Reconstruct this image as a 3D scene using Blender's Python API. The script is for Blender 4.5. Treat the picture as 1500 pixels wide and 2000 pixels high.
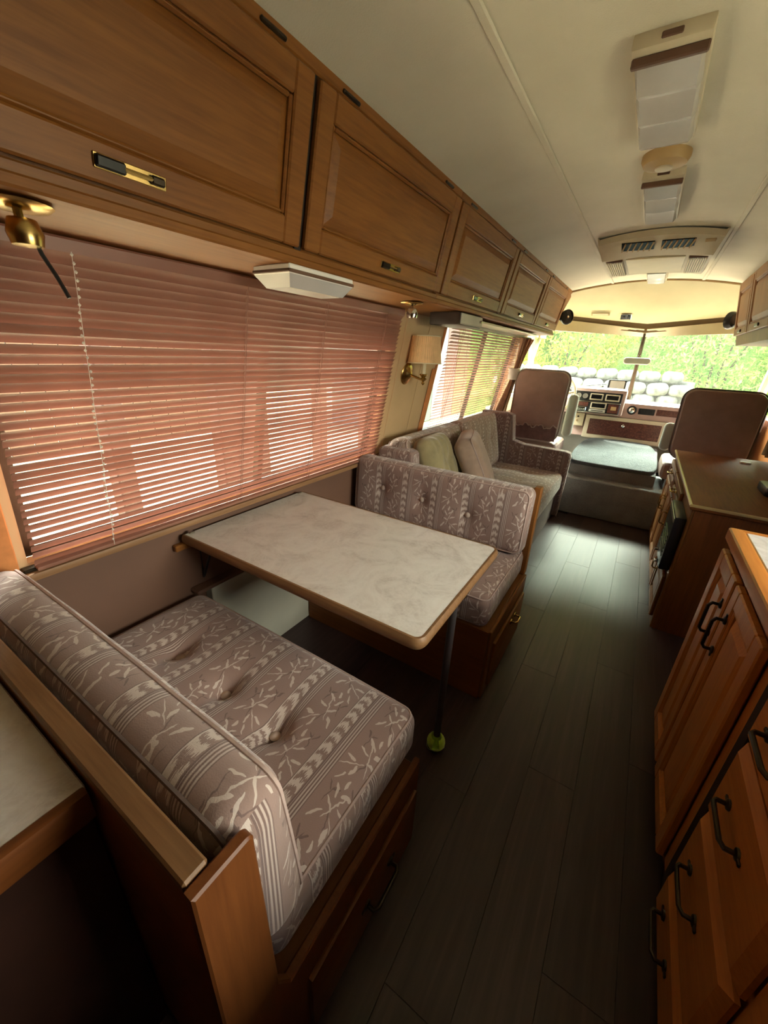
import bpy, bmesh, math, random
from mathutils import Vector, Matrix
random.seed(7)
S = bpy.context.scene
COL = S.collection
PI = math.pi
for o in list(bpy.data.objects): bpy.data.objects.remove(o)

# ---------------------------------------------------------------- camera
cd = bpy.data.cameras.new('camera'); cam = bpy.data.objects.new('camera', cd); COL.objects.link(cam)
cd.sensor_fit = 'HORIZONTAL'; cd.sensor_width = 36; cd.lens = 18.3906; cd.clip_start = .02; cd.clip_end = 300
_r = Vector((.842171, .537490, .043034)); _d = Vector((.238522, -.299772, -.923712)); _f = Vector((-.483586, .788188, -.380663))
cam.matrix_world = Matrix(((_r[0], -_d[0], -_f[0], 0), (_r[1], -_d[1], -_f[1], 0), (_r[2], -_d[2], -_f[2], 1.35), (0, 0, 0, 1)))
S.camera = cam

# ---------------------------------------------------------------- world, sun, daylight, exposure
S.view_settings.view_transform = 'Standard'; S.view_settings.look = 'None'; S.view_settings.gamma = 1
S.view_settings.use_curve_mapping = False
S.view_settings.exposure = 2.1
w = bpy.data.worlds.new('sky'); S.world = w; w.use_nodes = True
nt = w.node_tree; nt.nodes.clear()
sky = nt.nodes.new('ShaderNodeTexSky'); sky.sky_type = 'NISHITA'; sky.sun_disc = False
sky.sun_elevation = math.radians(60); sky.sun_rotation = math.radians(30); sky.air_density = 1.2; sky.dust_density = 2.0
bg = nt.nodes.new('ShaderNodeBackground'); bg.inputs['Strength'].default_value = .22
wo = nt.nodes.new('ShaderNodeOutputWorld')
nt.links.new(sky.outputs[0], bg.inputs[0]); nt.links.new(bg.outputs[0], wo.inputs[0])

def lamp(name, typ, loc, aim, energy, color=(1, 1, 1), size=None):
    l = bpy.data.lights.new(name, typ); l.energy = energy; l.color = color
    o = bpy.data.objects.new(name, l); COL.objects.link(o); o.location = loc
    d = Vector(aim) - Vector(loc); o.rotation_euler = d.to_track_quat('-Z', 'Y').to_euler()
    if size: l.shape = 'RECTANGLE'; l.size, l.size_y = size
    return o
sun = lamp('sun', 'SUN', (3, 6, 8), (3 - .34, 6 - .38, 8 - .95), 3.6, (1, .95, .82)); sun.data.angle = .02
# unseen area lamps added as daylight fill: front, galley side and left side
lamp('front_sky_fill', 'AREA', (-.1, 7.0, 4.1), (-.1, 4.0, 3.0), 1500, (.95, 1, .84), (5.0, 2.6))
lamp('galley_fill', 'AREA', (2.3, .95, 1.75), (-.6, .95, .95), 40, (1, .88, .72), (1.6, 1.0))
lamp('left_sky_fill', 'AREA', (-4.2, 1.6, 3.6), (-1.2, 1.6, 1.2), 1100, (1, .95, .88), (5, 1.6))

# ---------------------------------------------------------------- helpers
ORG = {}
def tag(o, label=None, cat=None, group=None, kind=None):
    if label: o['label'] = label
    if cat: o['category'] = cat
    if group: o['group'] = group
    if kind: o['kind'] = kind
    return o
def thing(name, label, cat, loc, group=None):
    o = bpy.data.objects.new(name, None); o.empty_display_size = .05
    COL.objects.link(o); o.location = loc; ORG[o.name] = Vector(loc)
    return tag(o, label, cat, group)
def copy_tree(o, parent=None, loc=None):
    c = o.copy(); COL.objects.link(c); c.parent = parent
    if loc is not None: c.location = loc
    for ch in list(o.children): copy_tree(ch, c)
    return c
def frame(o, u, v, w_):
    return Matrix(((u[0], v[0], w_[0], o[0]), (u[1], v[1], w_[1], o[1]), (u[2], v[2], w_[2], o[2]), (0, 0, 0, 1)))

class MB:
    """collects shapes, then links them as ONE mesh object"""
    def __init__(s, M=None): s.bm = bmesh.new(); s.M = M or Matrix.Identity(4)
    def _add(s, tb):
        tb.transform(s.M)
        if s.M.to_3x3().determinant() < 0: bmesh.ops.reverse_faces(tb, faces=tb.faces)
        me = bpy.data.meshes.new('tmp'); tb.to_mesh(me); s.bm.from_mesh(me); bpy.data.meshes.remove(me); tb.free()
        return s
    def box(s, a, b, bev=0, seg=1, R=None):
        tb = bmesh.new(); bmesh.ops.create_cube(tb, size=1)
        c = [(a[i] + b[i]) / 2 for i in range(3)]; d = [abs(b[i] - a[i]) for i in range(3)]
        bmesh.ops.scale(tb, vec=d, verts=tb.verts)
        if bev: bmesh.ops.bevel(tb, geom=list(tb.edges), offset=min(bev, min(d) * .49), segments=seg, profile=.6, affect='EDGES')
        if R: tb.transform(R)
        bmesh.ops.translate(tb, vec=c, verts=tb.verts)
        return s._add(tb)
    def prism(s, pts, h0, h1, bev=0, seg=1):
        """2D outline (u,v) extruded along w"""
        tb = bmesh.new()
        lo = [tb.verts.new((p[0], p[1], h0)) for p in pts]; hi = [tb.verts.new((p[0], p[1], h1)) for p in pts]
        n = len(pts)
        tb.faces.new(lo[::-1]); tb.faces.new(hi)
        for i in range(n): tb.faces.new((lo[i], lo[(i + 1) % n], hi[(i + 1) % n], hi[i]))
        bmesh.ops.recalc_face_normals(tb, faces=tb.faces)
        if bev:
            es = [e for e in tb.edges if (abs(e.verts[0].co.z - e.verts[1].co.z) < 1e-7)]
            bmesh.ops.bevel(tb, geom=es, offset=bev, segments=seg, profile=.5, affect='EDGES')
        return s._add(tb)
    def tube(s, path, r, n=8, closed=False):
        tb = bmesh.new(); P = [Vector(p) for p in path]; m = len(P); rings = []
        up = None
        for i in range(m):
            if closed: t = P[(i + 1) % m] - P[i - 1]
            else: t = P[min(i + 1, m - 1)] - P[max(i - 1, 0)]
            t.normalize()
            if up is None: up = Vector((0, 0, 1)) if abs(t.z) < .9 else Vector((1, 0, 0))
            a = (up - t * up.dot(t))
            if a.length < 1e-5: a = t.orthogonal()
            a.normalize(); b = t.cross(a); up = a
            rr = r[i] if isinstance(r, (list, tuple)) else r
            rings.append([tb.verts.new(P[i] + rr * (math.cos(k * 2 * PI / n) * a + math.sin(k * 2 * PI / n) * b)) for k in range(n)])
        for i in range(m if closed else m - 1):
            A, B = rings[i], rings[(i + 1) % m]
            for k in range(n): tb.faces.new((A[k], A[(k + 1) % n], B[(k + 1) % n], B[k]))
        if not closed: tb.faces.new(rings[0][::-1]); tb.faces.new(rings[-1])
        return s._add(tb)
    def lathe(s, prof, c, n=20, axis='z', cap=True):
        tb = bmesh.new(); rings = []
        for r, h in prof:
            rings.append([tb.verts.new((max(r, 1e-4) * math.cos(2 * PI * k / n), max(r, 1e-4) * math.sin(2 * PI * k / n), h)) for k in range(n)])
        for A, B in zip(rings, rings[1:]):
            for k in range(n): tb.faces.new((A[k], A[(k + 1) % n], B[(k + 1) % n], B[k]))
        if cap: tb.faces.new(rings[0][::-1]); tb.faces.new(rings[-1])
        bmesh.ops.recalc_face_normals(tb, faces=tb.faces)
        if axis == 'x': tb.transform(Matrix.Rotation(PI / 2, 4, 'Y'))
        if axis == 'y': tb.transform(Matrix.Rotation(-PI / 2, 4, 'X'))
        bmesh.ops.translate(tb, vec=c, verts=tb.verts)
        return s._add(tb)
    def sheet(s, rows, thick=0):
        """grid of points (list of rows)"""
        tb = bmesh.new(); V = [[tb.verts.new(p) for p in r] for r in rows]
        for a, b in zip(V, V[1:]):
            for i in range(len(a) - 1): tb.faces.new((a[i], a[i + 1], b[i + 1], b[i]))
        if thick:
            bmesh.ops.recalc_face_normals(tb, faces=tb.faces)
            bmesh.ops.solidify(tb, geom=tb.faces[:], thickness=thick)
        return s._add(tb)
    def raw(s, verts, faces):
        tb = bmesh.new(); V = [tb.verts.new(v) for v in verts]
        for f in faces: tb.faces.new([V[i] for i in f])
        return s._add(tb)
    def build(s, name, mat, parent=None, loc=None, smooth=True, angle=35):
        bm = s.bm
        if parent is not None: org = ORG[parent.name]
        elif loc is not None: org = Vector(loc)
        else:
            xs = [v.co for v in bm.verts]
            org = Vector(((min(v.x for v in xs) + max(v.x for v in xs)) / 2, (min(v.y for v in xs) + max(v.y for v in xs)) / 2, min(v.z for v in xs)))
        bmesh.ops.translate(bm, vec=-org, verts=bm.verts)
        me = bpy.data.meshes.new(name); bm.to_mesh(me); bm.free()
        if smooth:
            me.polygons.foreach_set('use_smooth', [True] * len(me.polygons)); me.set_sharp_from_angle(angle=math.radians(angle))
        me.materials.append(mat)
        o = bpy.data.objects.new(name, me); COL.objects.link(o)
        if parent is not None: o.parent = parent
        else: o.location = org
        ORG[o.name] = org
        return o
def struct(name, mb, mat, **k):
    o = mb.build(name, mat, **k); o['kind'] = 'structure'; return o

def rrect(hu, hv, r, n=5, taper=0):
    pts = []
    for cx, cy, a0 in ((hu - r, hv - r, 0), (-hu + r, hv - r, PI / 2), (-hu + r, -hv + r, PI), (hu - r, -hv + r, 1.5 * PI)):
        for k in range(n + 1):
            a = a0 + k * PI / 2 / n
            x, y = cx + r * math.cos(a), cy + r * math.sin(a)
            pts.append((x * (1 - taper * (hv - y) / (2 * hv)), y))
    return pts

# ---------------------------------------------------------------- materials
class G:
    def __init__(s, name, **bsdf):
        s.m = bpy.data.materials.new(name); s.m.use_nodes = True; s.nt = s.m.node_tree; s.nt.nodes.clear()
        s.out = s.n('ShaderNodeOutputMaterial'); s.b = s.n('ShaderNodeBsdfPrincipled')
        s.l(s.b.outputs[0], s.out.inputs[0])
        for k, v in bsdf.items(): s.set(k.replace('_', ' '), v)
    def n(s, t, **kw):
        x = s.nt.nodes.new(t)
        for k, v in kw.items(): setattr(x, k, v)
        return x
    def l(s, a, b): s.nt.links.new(a, b)
    def put(s, sock, v):
        if isinstance(v, bpy.types.NodeSocket): s.l(v, sock)
        elif sock.type == 'RGBA' and len(v) == 3: sock.default_value = (*v, 1)
        else: sock.default_value = v
    def set(s, k, v): s.put(s.b.inputs[k], v)
    def m_(s, op, a, b=None, c=None):
        x = s.n('ShaderNodeMath', operation=op)
        for i, v in enumerate((a, b, c)):
            if v is not None: s.put(x.inputs[i], v)
        return x.outputs[0]
    def vm(s, op, a, b=None, out=0):
        x = s.n('ShaderNodeVectorMath', operation=op); s.put(x.inputs[0], a)
        if b is not None: s.put(x.inputs[3 if op == 'SCALE' else 1], b)
        return x.outputs[out]
    def mix(s, f, a, b, blend='MIX'):
        x = s.n('ShaderNodeMix', data_type='RGBA', blend_type=blend); s.put(x.inputs[0], f); s.put(x.inputs[6], a); s.put(x.inputs[7], b)
        return x.outputs[2]
    def noise(s, vec, scale, detail=4, rough=.55, dist=0, out=0):
        x = s.n('ShaderNodeTexNoise'); s.put(x.inputs['Vector'], vec); x.inputs['Scale'].default_value = scale
        x.inputs['Detail'].default_value = detail; x.inputs['Roughness'].default_value = rough; x.inputs['Distortion'].default_value = dist
        return x.outputs[out]
    def obj(s): return s.n('ShaderNodeTexCoord').outputs['Object']
    def ramp(s, f, stops):
        x = s.n('ShaderNodeValToRGB'); s.put(x.inputs[0], f); e = x.color_ramp.elements
        while len(e) < len(stops): e.new(.5)
        for q, (p, c) in zip(e, stops): q.position = p; q.color = (*c, 1) if len(c) == 3 else c
        return x.outputs[0]
    def bump(s, h, strength=.3, dist=.01):
        x = s.n('ShaderNodeBump'); x.inputs['Strength'].default_value = strength; x.inputs['Distance'].default_value = dist
        s.put(x.inputs['Height'], h); s.l(x.outputs[0], s.b.inputs['Normal'])
def plain(name, col, rough=.5, metal=0, var=.06, scale=8, bump=0, **kw):
    g = G(name, Roughness=rough, Metallic=metal, **kw); c = g.obj()
    f = g.noise(c, scale, 5)
    lo = tuple(x * (1 - var * 2) for x in col); hi = tuple(min(1, x * (1 + var * 2)) for x in col)
    g.set('Base Color', g.ramp(f, [(.3, lo), (.7, hi)]))
    if bump: g.bump(g.noise(c, scale * 30, 2), bump, .003)
    return g.m
def wood(name, dark, light, axis, rough=.5, scale=1.0, coat=.06):
    g = G(name, Roughness=rough); c = g.obj()
    sv = [22, 22, 22]; sv['xyz'.index(axis)] = 1.3
    v = g.vm('MULTIPLY', c, tuple(x * scale for x in sv))
    warp = g.noise(v, .55, 3, .5, .6)
    fine = g.noise(g.vm('MULTIPLY', v, (3.4, 3.4, 3.4)), 1.6, 3, .6)
    broad = g.noise(c, 3.2, 2)
    rings = g.m_('PINGPONG', g.m_('MULTIPLY', warp, 4.0), 1.0)
    f = g.m_('ADD', g.m_('MULTIPLY', rings, .16), g.m_('ADD', g.m_('MULTIPLY', fine, .55), g.m_('MULTIPLY', broad, .35)))
    mid = tuple((a + b) / 2 for a, b in zip(dark, light))
    g.set('Base Color', g.ramp(f, [(.25, dark), (.52, mid), (.85, light)]))
    g.set('Specular IOR Level', .3); g.set('Coat Weight', coat); g.set('Coat Roughness', .3)
    g.bump(fine, .12, .002)
    return g.m
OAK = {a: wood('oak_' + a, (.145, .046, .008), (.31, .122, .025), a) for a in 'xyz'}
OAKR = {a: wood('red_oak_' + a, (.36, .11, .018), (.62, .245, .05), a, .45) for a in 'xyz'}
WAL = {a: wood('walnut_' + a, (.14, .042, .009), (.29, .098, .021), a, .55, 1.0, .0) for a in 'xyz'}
SHADED_OAK = {a: wood('shaded_red_oak_' + a, (.10, .028, .006), (.19, .060, .013), a) for a in 'yz'}  # oak copy with the dimness of the foreground put into its colour
EDGEW = wood('edge_oak', (.12, .055, .021), (.27, .14, .06), 'x')
TRIMW = wood('trim_wood', (.17, .08, .035), (.33, .18, .085), 'y')
DARKGAP = plain('dark_gap', (.02, .010, .006), .7)
BURL = None
def burl():
    g = G('walnut_burl', Roughness=.3); c = g.obj()
    f = g.noise(c, 26, 6, .65, 2.5)
    g.set('Base Color', g.ramp(f, [(.3, (.035, .010, .008)), (.5, (.10, .030, .022)), (.7, (.19, .07, .05))])); return g.m
BURL = burl()
BRASS = plain('antique_brass', (.52, .36, .13), .24, 1, .12, 20)
BRONZE = plain('dark_bronze', (.045, .032, .02), .38, .8, .1, 20)
CHROME = plain('chrome', (.7, .7, .68), .15, 1, .02)
BLACK = plain('black_plastic', (.014, .014, .015), .35, 0, .1)
GLOSSBLK = plain('gloss_black', (.006, .006, .007), .12, 0, .05)
def slatmat():
    g = G('mauve_slat', Roughness=.38); c = g.obj()
    col = g.ramp(g.noise(c, 5, 3), [(.3, (.27, .125, .086)), (.7, (.33, .158, .112))]); g.set('Base Color', col)
    tr = g.n('ShaderNodeBsdfTranslucent'); tr.inputs[0].default_value = (.50, .23, .14, 1)
    m = g.n('ShaderNodeMixShader'); m.inputs[0].default_value = .135
    g.l(g.b.outputs[0], m.inputs[1]); g.l(tr.outputs[0], m.inputs[2]); g.l(m.outputs[0], g.out.inputs[0]); return g.m
SLAT = slatmat()
CORD = plain('mauve_cord', (.30, .15, .11), .7)
BEADS = plain('clear_bead', (.8, .74, .66), .15)
CREAM = plain('cream_plastic', (.72, .62, .42), .5, 0, .03)
BEIGE = plain('beige_plastic', (.58, .50, .36), .5, 0, .04)
TAN = plain('tan_plastic', (.44, .29, .13), .55, 0, .05)
CAPM = plain('moulded_cap', (.42, .365, .20), .62, 0, .03, 4, .05)
VISOR = plain('visor_vinyl', (.60, .54, .38), .6, 0, .03)
WHITEP = plain('white_plastic', (.80, .77, .72), .4, 0, .02)
LENS = plain('prismatic_lens', (.50, .47, .455), .2, 0, .03, 6)
BROWNSTR = plain('brown_stripe', (.13, .065, .04), .5)
MAUVEV = plain('mauve_vinyl', (.36, .235, .195), .48, 0, .05, 12, .12)
DASHM = plain('mauve_dash', (.44, .30, .26), .5, 0, .04, 8, .1)
GREYV = plain('grey_vinyl', (.46, .44, .37), .5, 0, .04)
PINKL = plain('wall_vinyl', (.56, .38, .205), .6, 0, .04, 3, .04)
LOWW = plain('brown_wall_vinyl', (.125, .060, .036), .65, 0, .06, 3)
PALEW = plain('pale_wall_panel', (.52, .50, .40), .6, 0, .06, 3)
ORANGE = plain('orange_glow_strip', (.62, .24, .075), .8, 0, .06, 30)
CURT = plain('brown_drape_cloth', (.36, .19, .115), .85, 0, .08, 40, .2)
OLIVEC = plain('olive_drape_cloth', (.22, .17, .10), .85, 0, .08, 40, .2)
PILW = plain('tan_velvet', (.38, .26, .19), .9, 0, .07, 14, .2, Sheen_Weight=.4)
OLIVE = plain('olive_velvet', (.29, .235, .115), .85, 0, .1, 14, .2, Sheen_Weight=.4)
PIPE = plain('piping_cloth', (.44, .32, .28), .8, 0, .05, 60)
DKCLOTH = plain('dark_back_cloth', (.13, .09, .075), .9, 0, .08, 40)
BUTTONM = plain('button_cloth', (.46, .36, .30), .8)
STEEL = plain('brushed_steel', (.50, .52, .44), .28, .9, .05)
POLE = plain('leg_metal', (.13, .11, .11), .4, .7)
STONE = plain('pale_stone', (.14, .145, .13), .9, 0, .3, 9, .8)
GROUND = plain('pale_gravel', (.60, .50, .32), .95, 0, .1, 9, .5)
FENCEM = wood('fence_board', (.10, .05, .03), (.18, .10, .06), 'z', .8)
POSTM = plain('post_brown', (.075, .036, .026), .8)
ROOFM = plain('white_roof', (.7, .7, .68), .5)

def carpet(name, col):
    g = G(name, Roughness=.95); c = g.obj()
    f = g.noise(c, 160, 3, .7); b = g.noise(c, 9, 3)
    k = g.m_('ADD', g.m_('MULTIPLY', f, .6), g.m_('MULTIPLY', b, .4))
    g.set('Base Color', g.ramp(k, [(.3, tuple(x * .6 for x in col)), (.7, tuple(x * 1.25 for x in col))]))
    g.bump(g.m_('ADD', f, g.m_('MULTIPLY', g.noise(c, 45, 3), 1.0)), .9, .012); return g.m
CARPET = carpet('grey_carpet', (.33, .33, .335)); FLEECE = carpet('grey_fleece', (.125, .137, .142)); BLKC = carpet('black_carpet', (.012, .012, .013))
def laminate(name='grey_laminate'):
    g = G(name, Roughness=.27); c = g.obj()
    a = g.noise(c, 7, 6, .62, 1.6); b = g.noise(g.vm('ADD', c, (3, 7, 1)), 16, 5, .6, 2.2)
    vein = g.m_('SUBTRACT', 1.0, g.m_('MULTIPLY', g.m_('ABSOLUTE', g.m_('SUBTRACT', b, .5)), 14.0))
    vein = g.m_('MAXIMUM', vein, 0.0)
    base = g.ramp(a, [(.3, (.50, .45, .41)), (.5, (.64, .595, .55)), (.72, (.72, .68, .63))])
    g.set('Base Color', g.mix(g.m_('MULTIPLY', vein, .45), base, (.70, .67, .62))); return g.m
LAM = laminate()
def ceilmat():
    g = G('ceiling_vinyl', Roughness=.7); c = g.obj()
    g.set('Base Color', g.ramp(g.noise(c, 2.2, 4), [(.3, (.60, .55, .44)), (.7, (.70, .645, .53))]))
    g.bump(g.noise(c, 260, 2), .25, .003); return g.m
CEIL = ceilmat()
def floormat():
    g = G('vinyl_plank', Roughness=.36); c = g.obj()
    inf = g.n('ShaderNodeObjectInfo').outputs['Random']
    v = g.vm('ADD', g.vm('MULTIPLY', c, (55, 2.4, 55)), g.n('ShaderNodeCombineXYZ').outputs[0])
    cx = g.n('ShaderNodeCombineXYZ'); g.put(cx.inputs[0], g.m_('MULTIPLY', inf, 40.0)); g.put(cx.inputs[1], g.m_('MULTIPLY', inf, 17.0))
    v = g.vm('ADD', v, cx.outputs[0])
    f = g.noise(v, 1.0, 5, .62, .5); b = g.noise(g.vm('ADD', g.vm('MULTIPLY', c, (9, 1.5, 9)), cx.outputs[0]), 1.0, 3)
    k = g.m_('ADD', g.m_('MULTIPLY', f, .65), g.m_('MULTIPLY', b, .35))
    col = g.ramp(k, [(.28, (.031, .016, .0155)), (.52, (.054, .030, .028)), (.76, (.094, .057, .052))])
    g.set('Base Color', g.mix(1.0, col, g.ramp(inf, [(0, (.82, .82, .82)), (1, (1.12, 1.08, 1.05))]), 'MULTIPLY'))
    g.set('Roughness', g.m_('ADD', .34, g.m_('MULTIPLY', f, .14)))
    g.bump(f, .12, .002); return g.m
FLOOR = floormat()
def glassmat(name, tint=(.93, .97, .94), haze=0):
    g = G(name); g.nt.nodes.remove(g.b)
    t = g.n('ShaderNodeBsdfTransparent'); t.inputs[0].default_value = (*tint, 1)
    if haze:  # small share of translucent white added as a pale haze
        dm = g.n('ShaderNodeMixShader'); dm.inputs[0].default_value = haze; tl = g.n('ShaderNodeBsdfTranslucent'); tl.inputs[0].default_value = (.9, .92, .88, 1)
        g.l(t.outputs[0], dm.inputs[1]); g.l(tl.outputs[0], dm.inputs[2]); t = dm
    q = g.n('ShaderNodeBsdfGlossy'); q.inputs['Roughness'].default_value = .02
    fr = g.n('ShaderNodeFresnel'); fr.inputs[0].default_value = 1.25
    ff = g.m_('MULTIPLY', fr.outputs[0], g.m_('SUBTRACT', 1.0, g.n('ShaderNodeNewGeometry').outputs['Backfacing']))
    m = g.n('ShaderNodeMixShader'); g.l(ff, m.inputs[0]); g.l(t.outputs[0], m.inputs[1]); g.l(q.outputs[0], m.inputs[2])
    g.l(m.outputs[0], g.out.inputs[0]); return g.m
GLASS = glassmat('window_glass')
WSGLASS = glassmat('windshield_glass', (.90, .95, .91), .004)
def leafmat(name, lo, hi):
    g = G(name, Roughness=.6)
    inf = g.noise(g.obj(), 3.0, 3); f2 = g.noise(g.obj(), 30.0, 1)
    c = g.ramp(g.m_('ADD', g.m_('MULTIPLY', inf, .6), g.m_('MULTIPLY', f2, .4)), [(.35, lo), (.65, hi)])
    g.set('Base Color', c)
    tr = g.n('ShaderNodeBsdfTranslucent'); g.l(c, tr.inputs[0])
    m = g.n('ShaderNodeMixShader'); m.inputs[0].default_value = .4
    g.l(g.b.outputs[0], m.inputs[1]); g.l(tr.outputs[0], m.inputs[2]); g.l(m.outputs[0], g.out.inputs[0]); return g.m
LEAF_A = leafmat('yellow_green_leaf', (.26, .36, .05), (.78, .74, .16))
LEAF_B = leafmat('mid_green_leaf', (.15, .33, .07), (.62, .72, .24))
BARK = plain('bark', (.12, .08, .05), .9)

# striped sprig upholstery: flat print only. U across the stripes, V along them (metres, object space)
SPRIG = [(.000, .000, 70, .040, 0.0016), (.010, .030, 40, .016, 0.0033), (-.016, .024, 120, .015, 0.0031), (.018, .004, 20, .014, 0.0028), (-.014, -.006, 150, .014, 0.0028),
         (-.004, .046, 85, .011, 0.0039), (.026, -.040, -35, .030, 0.0016), (.034, -.028, 10, .013, 0.0036), (.012, -.048, -80, .014, 0.0033), (-.028, -.036, 55, .017, 0.0037), (-.030, .050, 60, .016, 0.0023)]
SPRIG2 = [(.024, .030, 100, .022, 0.0014), (.032, .046, 60, .010, 0.0022), (.017, .045, 140, .010, 0.0022), (-.026, .008, 75, .022, 0.0013), (-.034, .022, 130, .010, 0.0020), (-.018, .022, 40, .010, 0.0020), (.000, -.028, 110, .020, 0.0014)]
def fabric(name, ua, va, period=.165, base=(.285, .185, .155), light=(.62, .52, .46), dark=(.12, .07, .062), vshift=0.0):
    g = G(name, Roughness=.85); c = g.obj()
    g.set('Sheen Weight', .35); g.set('Sheen Roughness', .5)
    sep = g.n('ShaderNodeSeparateXYZ'); g.l(c, sep.inputs[0]); X = {'x': sep.outputs[0], 'y': sep.outputs[1], 'z': sep.outputs[2]}
    nrm = g.n('ShaderNodeSeparateXYZ'); g.l(g.n('ShaderNodeTexCoord').outputs['Normal'], nrm.inputs[0])
    N = {'x': nrm.outputs[0], 'y': nrm.outputs[1], 'z': nrm.outputs[2]}
    side = g.m_('GREATER_THAN', g.m_('ABSOLUTE', N[ua]), .75)
    alt = 'y' if ua == 'x' else 'x'
    U = g.m_('ADD', g.m_('MULTIPLY', X[ua], g.m_('SUBTRACT', 1.0, side)), g.m_('MULTIPLY', X[alt], side))
    V = X[va[0]]
    for q in va[1:]: V = g.m_('SUBTRACT', V, X[q])
    V = g.m_('ADD', V, vshift)
    p = g.m_('FRACT', g.m_('ADD', g.m_('DIVIDE', U, period), 100.0)); um = g.m_('MULTIPLY', p, period)
    idx = g.m_('FLOOR', g.m_('ADD', g.m_('DIVIDE', U, period), 100.0))
    # ikat chain band: 0 .. .032 m
    cellv = g.m_('SUBTRACT', g.m_('FRACT', g.m_('ADD', g.m_('DIVIDE', V, .034), 200.0)), .5)
    bu = g.m_('ABSOLUTE', g.m_('SUBTRACT', um, .017))
    jag = g.noise(g.vm('MULTIPLY', c, (420, 420, 420)), 1.0, 1)
    jag2 = g.n('ShaderNodeTexNoise'); cu = g.n('ShaderNodeCombineXYZ'); g.put(cu.inputs[0], g.m_('MULTIPLY', um, 420.0)); g.put(cu.inputs[1], g.m_('MULTIPLY', V, 50.0)); g.l(cu.outputs[0], jag2.inputs['Vector']); jag2.inputs['Scale'].default_value = 1
    edge = g.m_('ADD', g.m_('MULTIPLY', bu, 22.0), g.m_('MULTIPLY', g.m_('SUBTRACT', jag2.outputs[0], .5), 1.3))
    chev = g.m_('LESS_THAN', g.m_('ABSOLUTE', g.m_('ADD', cellv, g.m_('SUBTRACT', edge, .15))), .26)
    ik = g.m_('MULTIPLY', chev, g.m_('LESS_THAN', bu, .0145))
    inband = g.m_('LESS_THAN', um, .034)
    col = g.mix(inband, base, tuple(b * .86 for b in base))
    col = g.mix(g.m_('MULTIPLY', ik, .8), col, light)
    # pin stripes beside the chain
    pz = g.m_('MULTIPLY', g.m_('GREATER_THAN', um, .036), g.m_('LESS_THAN', um, .060))
    pin = g.m_('SINE', g.m_('MULTIPLY', um, 2 * PI / .0068))
    col = g.mix(g.m_('MULTIPLY', pz, g.m_('MULTIPLY', g.m_('GREATER_THAN', pin, .2), .55)), col, light)
    col = g.mix(g.m_('MULTIPLY', pz, g.m_('MULTIPLY', g.m_('LESS_THAN', pin, -.3), .7)), col, dark)
    for q, wd, cc in ((.035, .0016, dark), (.0005, .0018, dark), (.003, .0012, light)):
        col = g.mix(g.m_('MULTIPLY', g.m_('LESS_THAN', g.m_('ABSOLUTE', g.m_('SUBTRACT', um, q)), wd), .75), col, cc)
    # sprigs in the plain band .062 .. .165
    vc = g.m_('ADD', g.m_('DIVIDE', g.m_('ADD', V, g.m_('MULTIPLY', idx, .043)), .125), 100.0)
    fl = g.m_('SUBTRACT', g.m_('MULTIPLY', g.m_('MODULO', g.m_('FLOOR', vc), 2.0), 2.0), 1.0)
    q = g.n('ShaderNodeCombineXYZ'); g.put(q.inputs[0], g.m_('MULTIPLY', g.m_('SUBTRACT', um, .113), fl)); g.put(q.inputs[1], g.m_('MULTIPLY', g.m_('SUBTRACT', g.m_('FRACT', vc), .5), .125))
    wob = g.noise(g.vm('MULTIPLY', c, (60, 60, 60)), 1.0, 1, out=1)
    qv = g.vm('ADD', q.outputs[0], g.vm('SCALE', g.vm('SUBTRACT', wob, (.5, .5, .5)), .012))
    def leaves(lst):
        acc = None
        for cx, cy, an, a, b in lst:
            t = math.radians(an); d = g.vm('SUBTRACT', qv, (cx, cy, 0))
            e = g.n('ShaderNodeCombineXYZ')
            g.put(e.inputs[0], g.vm('DOT_PRODUCT', d, (math.cos(t) / a, math.sin(t) / a, 0), 1)); g.put(e.inputs[1], g.vm('DOT_PRODUCT', d, (-math.sin(t) / b, math.cos(t) / b, 0), 1))
            r = g.vm('LENGTH', e.outputs[0], None, 1)
            acc = r if acc is None else g.m_('MINIMUM', acc, r)
        return g.m_('LESS_THAN', acc, 1.0)
    inz = g.m_('GREATER_THAN', um, .062)
    L = g.m_('MULTIPLY', leaves(SPRIG), inz); D = g.m_('MULTIPLY', leaves(SPRIG2), inz)
    col = g.mix(g.m_('MULTIPLY', D, .7), col, dark)
    col = g.mix(g.m_('MULTIPLY', L, .78), col, light)
    col = g.mix(.35, col, g.mix(g.noise(c, 4, 3), (.8, .8, .8), (1.15, 1.15, 1.15)), 'MULTIPLY')
    g.set('Base Color', col)
    g.bump(jag, .25, .002); return g.m
FAB_SEAT = fabric('striped_sprig_seat', 'x', 'yz'); FAB_BACK = fabric('striped_sprig_back', 'x', 'zy', vshift=.05)
FAB_SOFA = fabric('striped_sprig_sofa', 'y', 'xz', base=(.30, .205, .150)); FAB_ARM = fabric('striped_sprig_arm', 'x', 'zy', vshift=.02)

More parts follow.
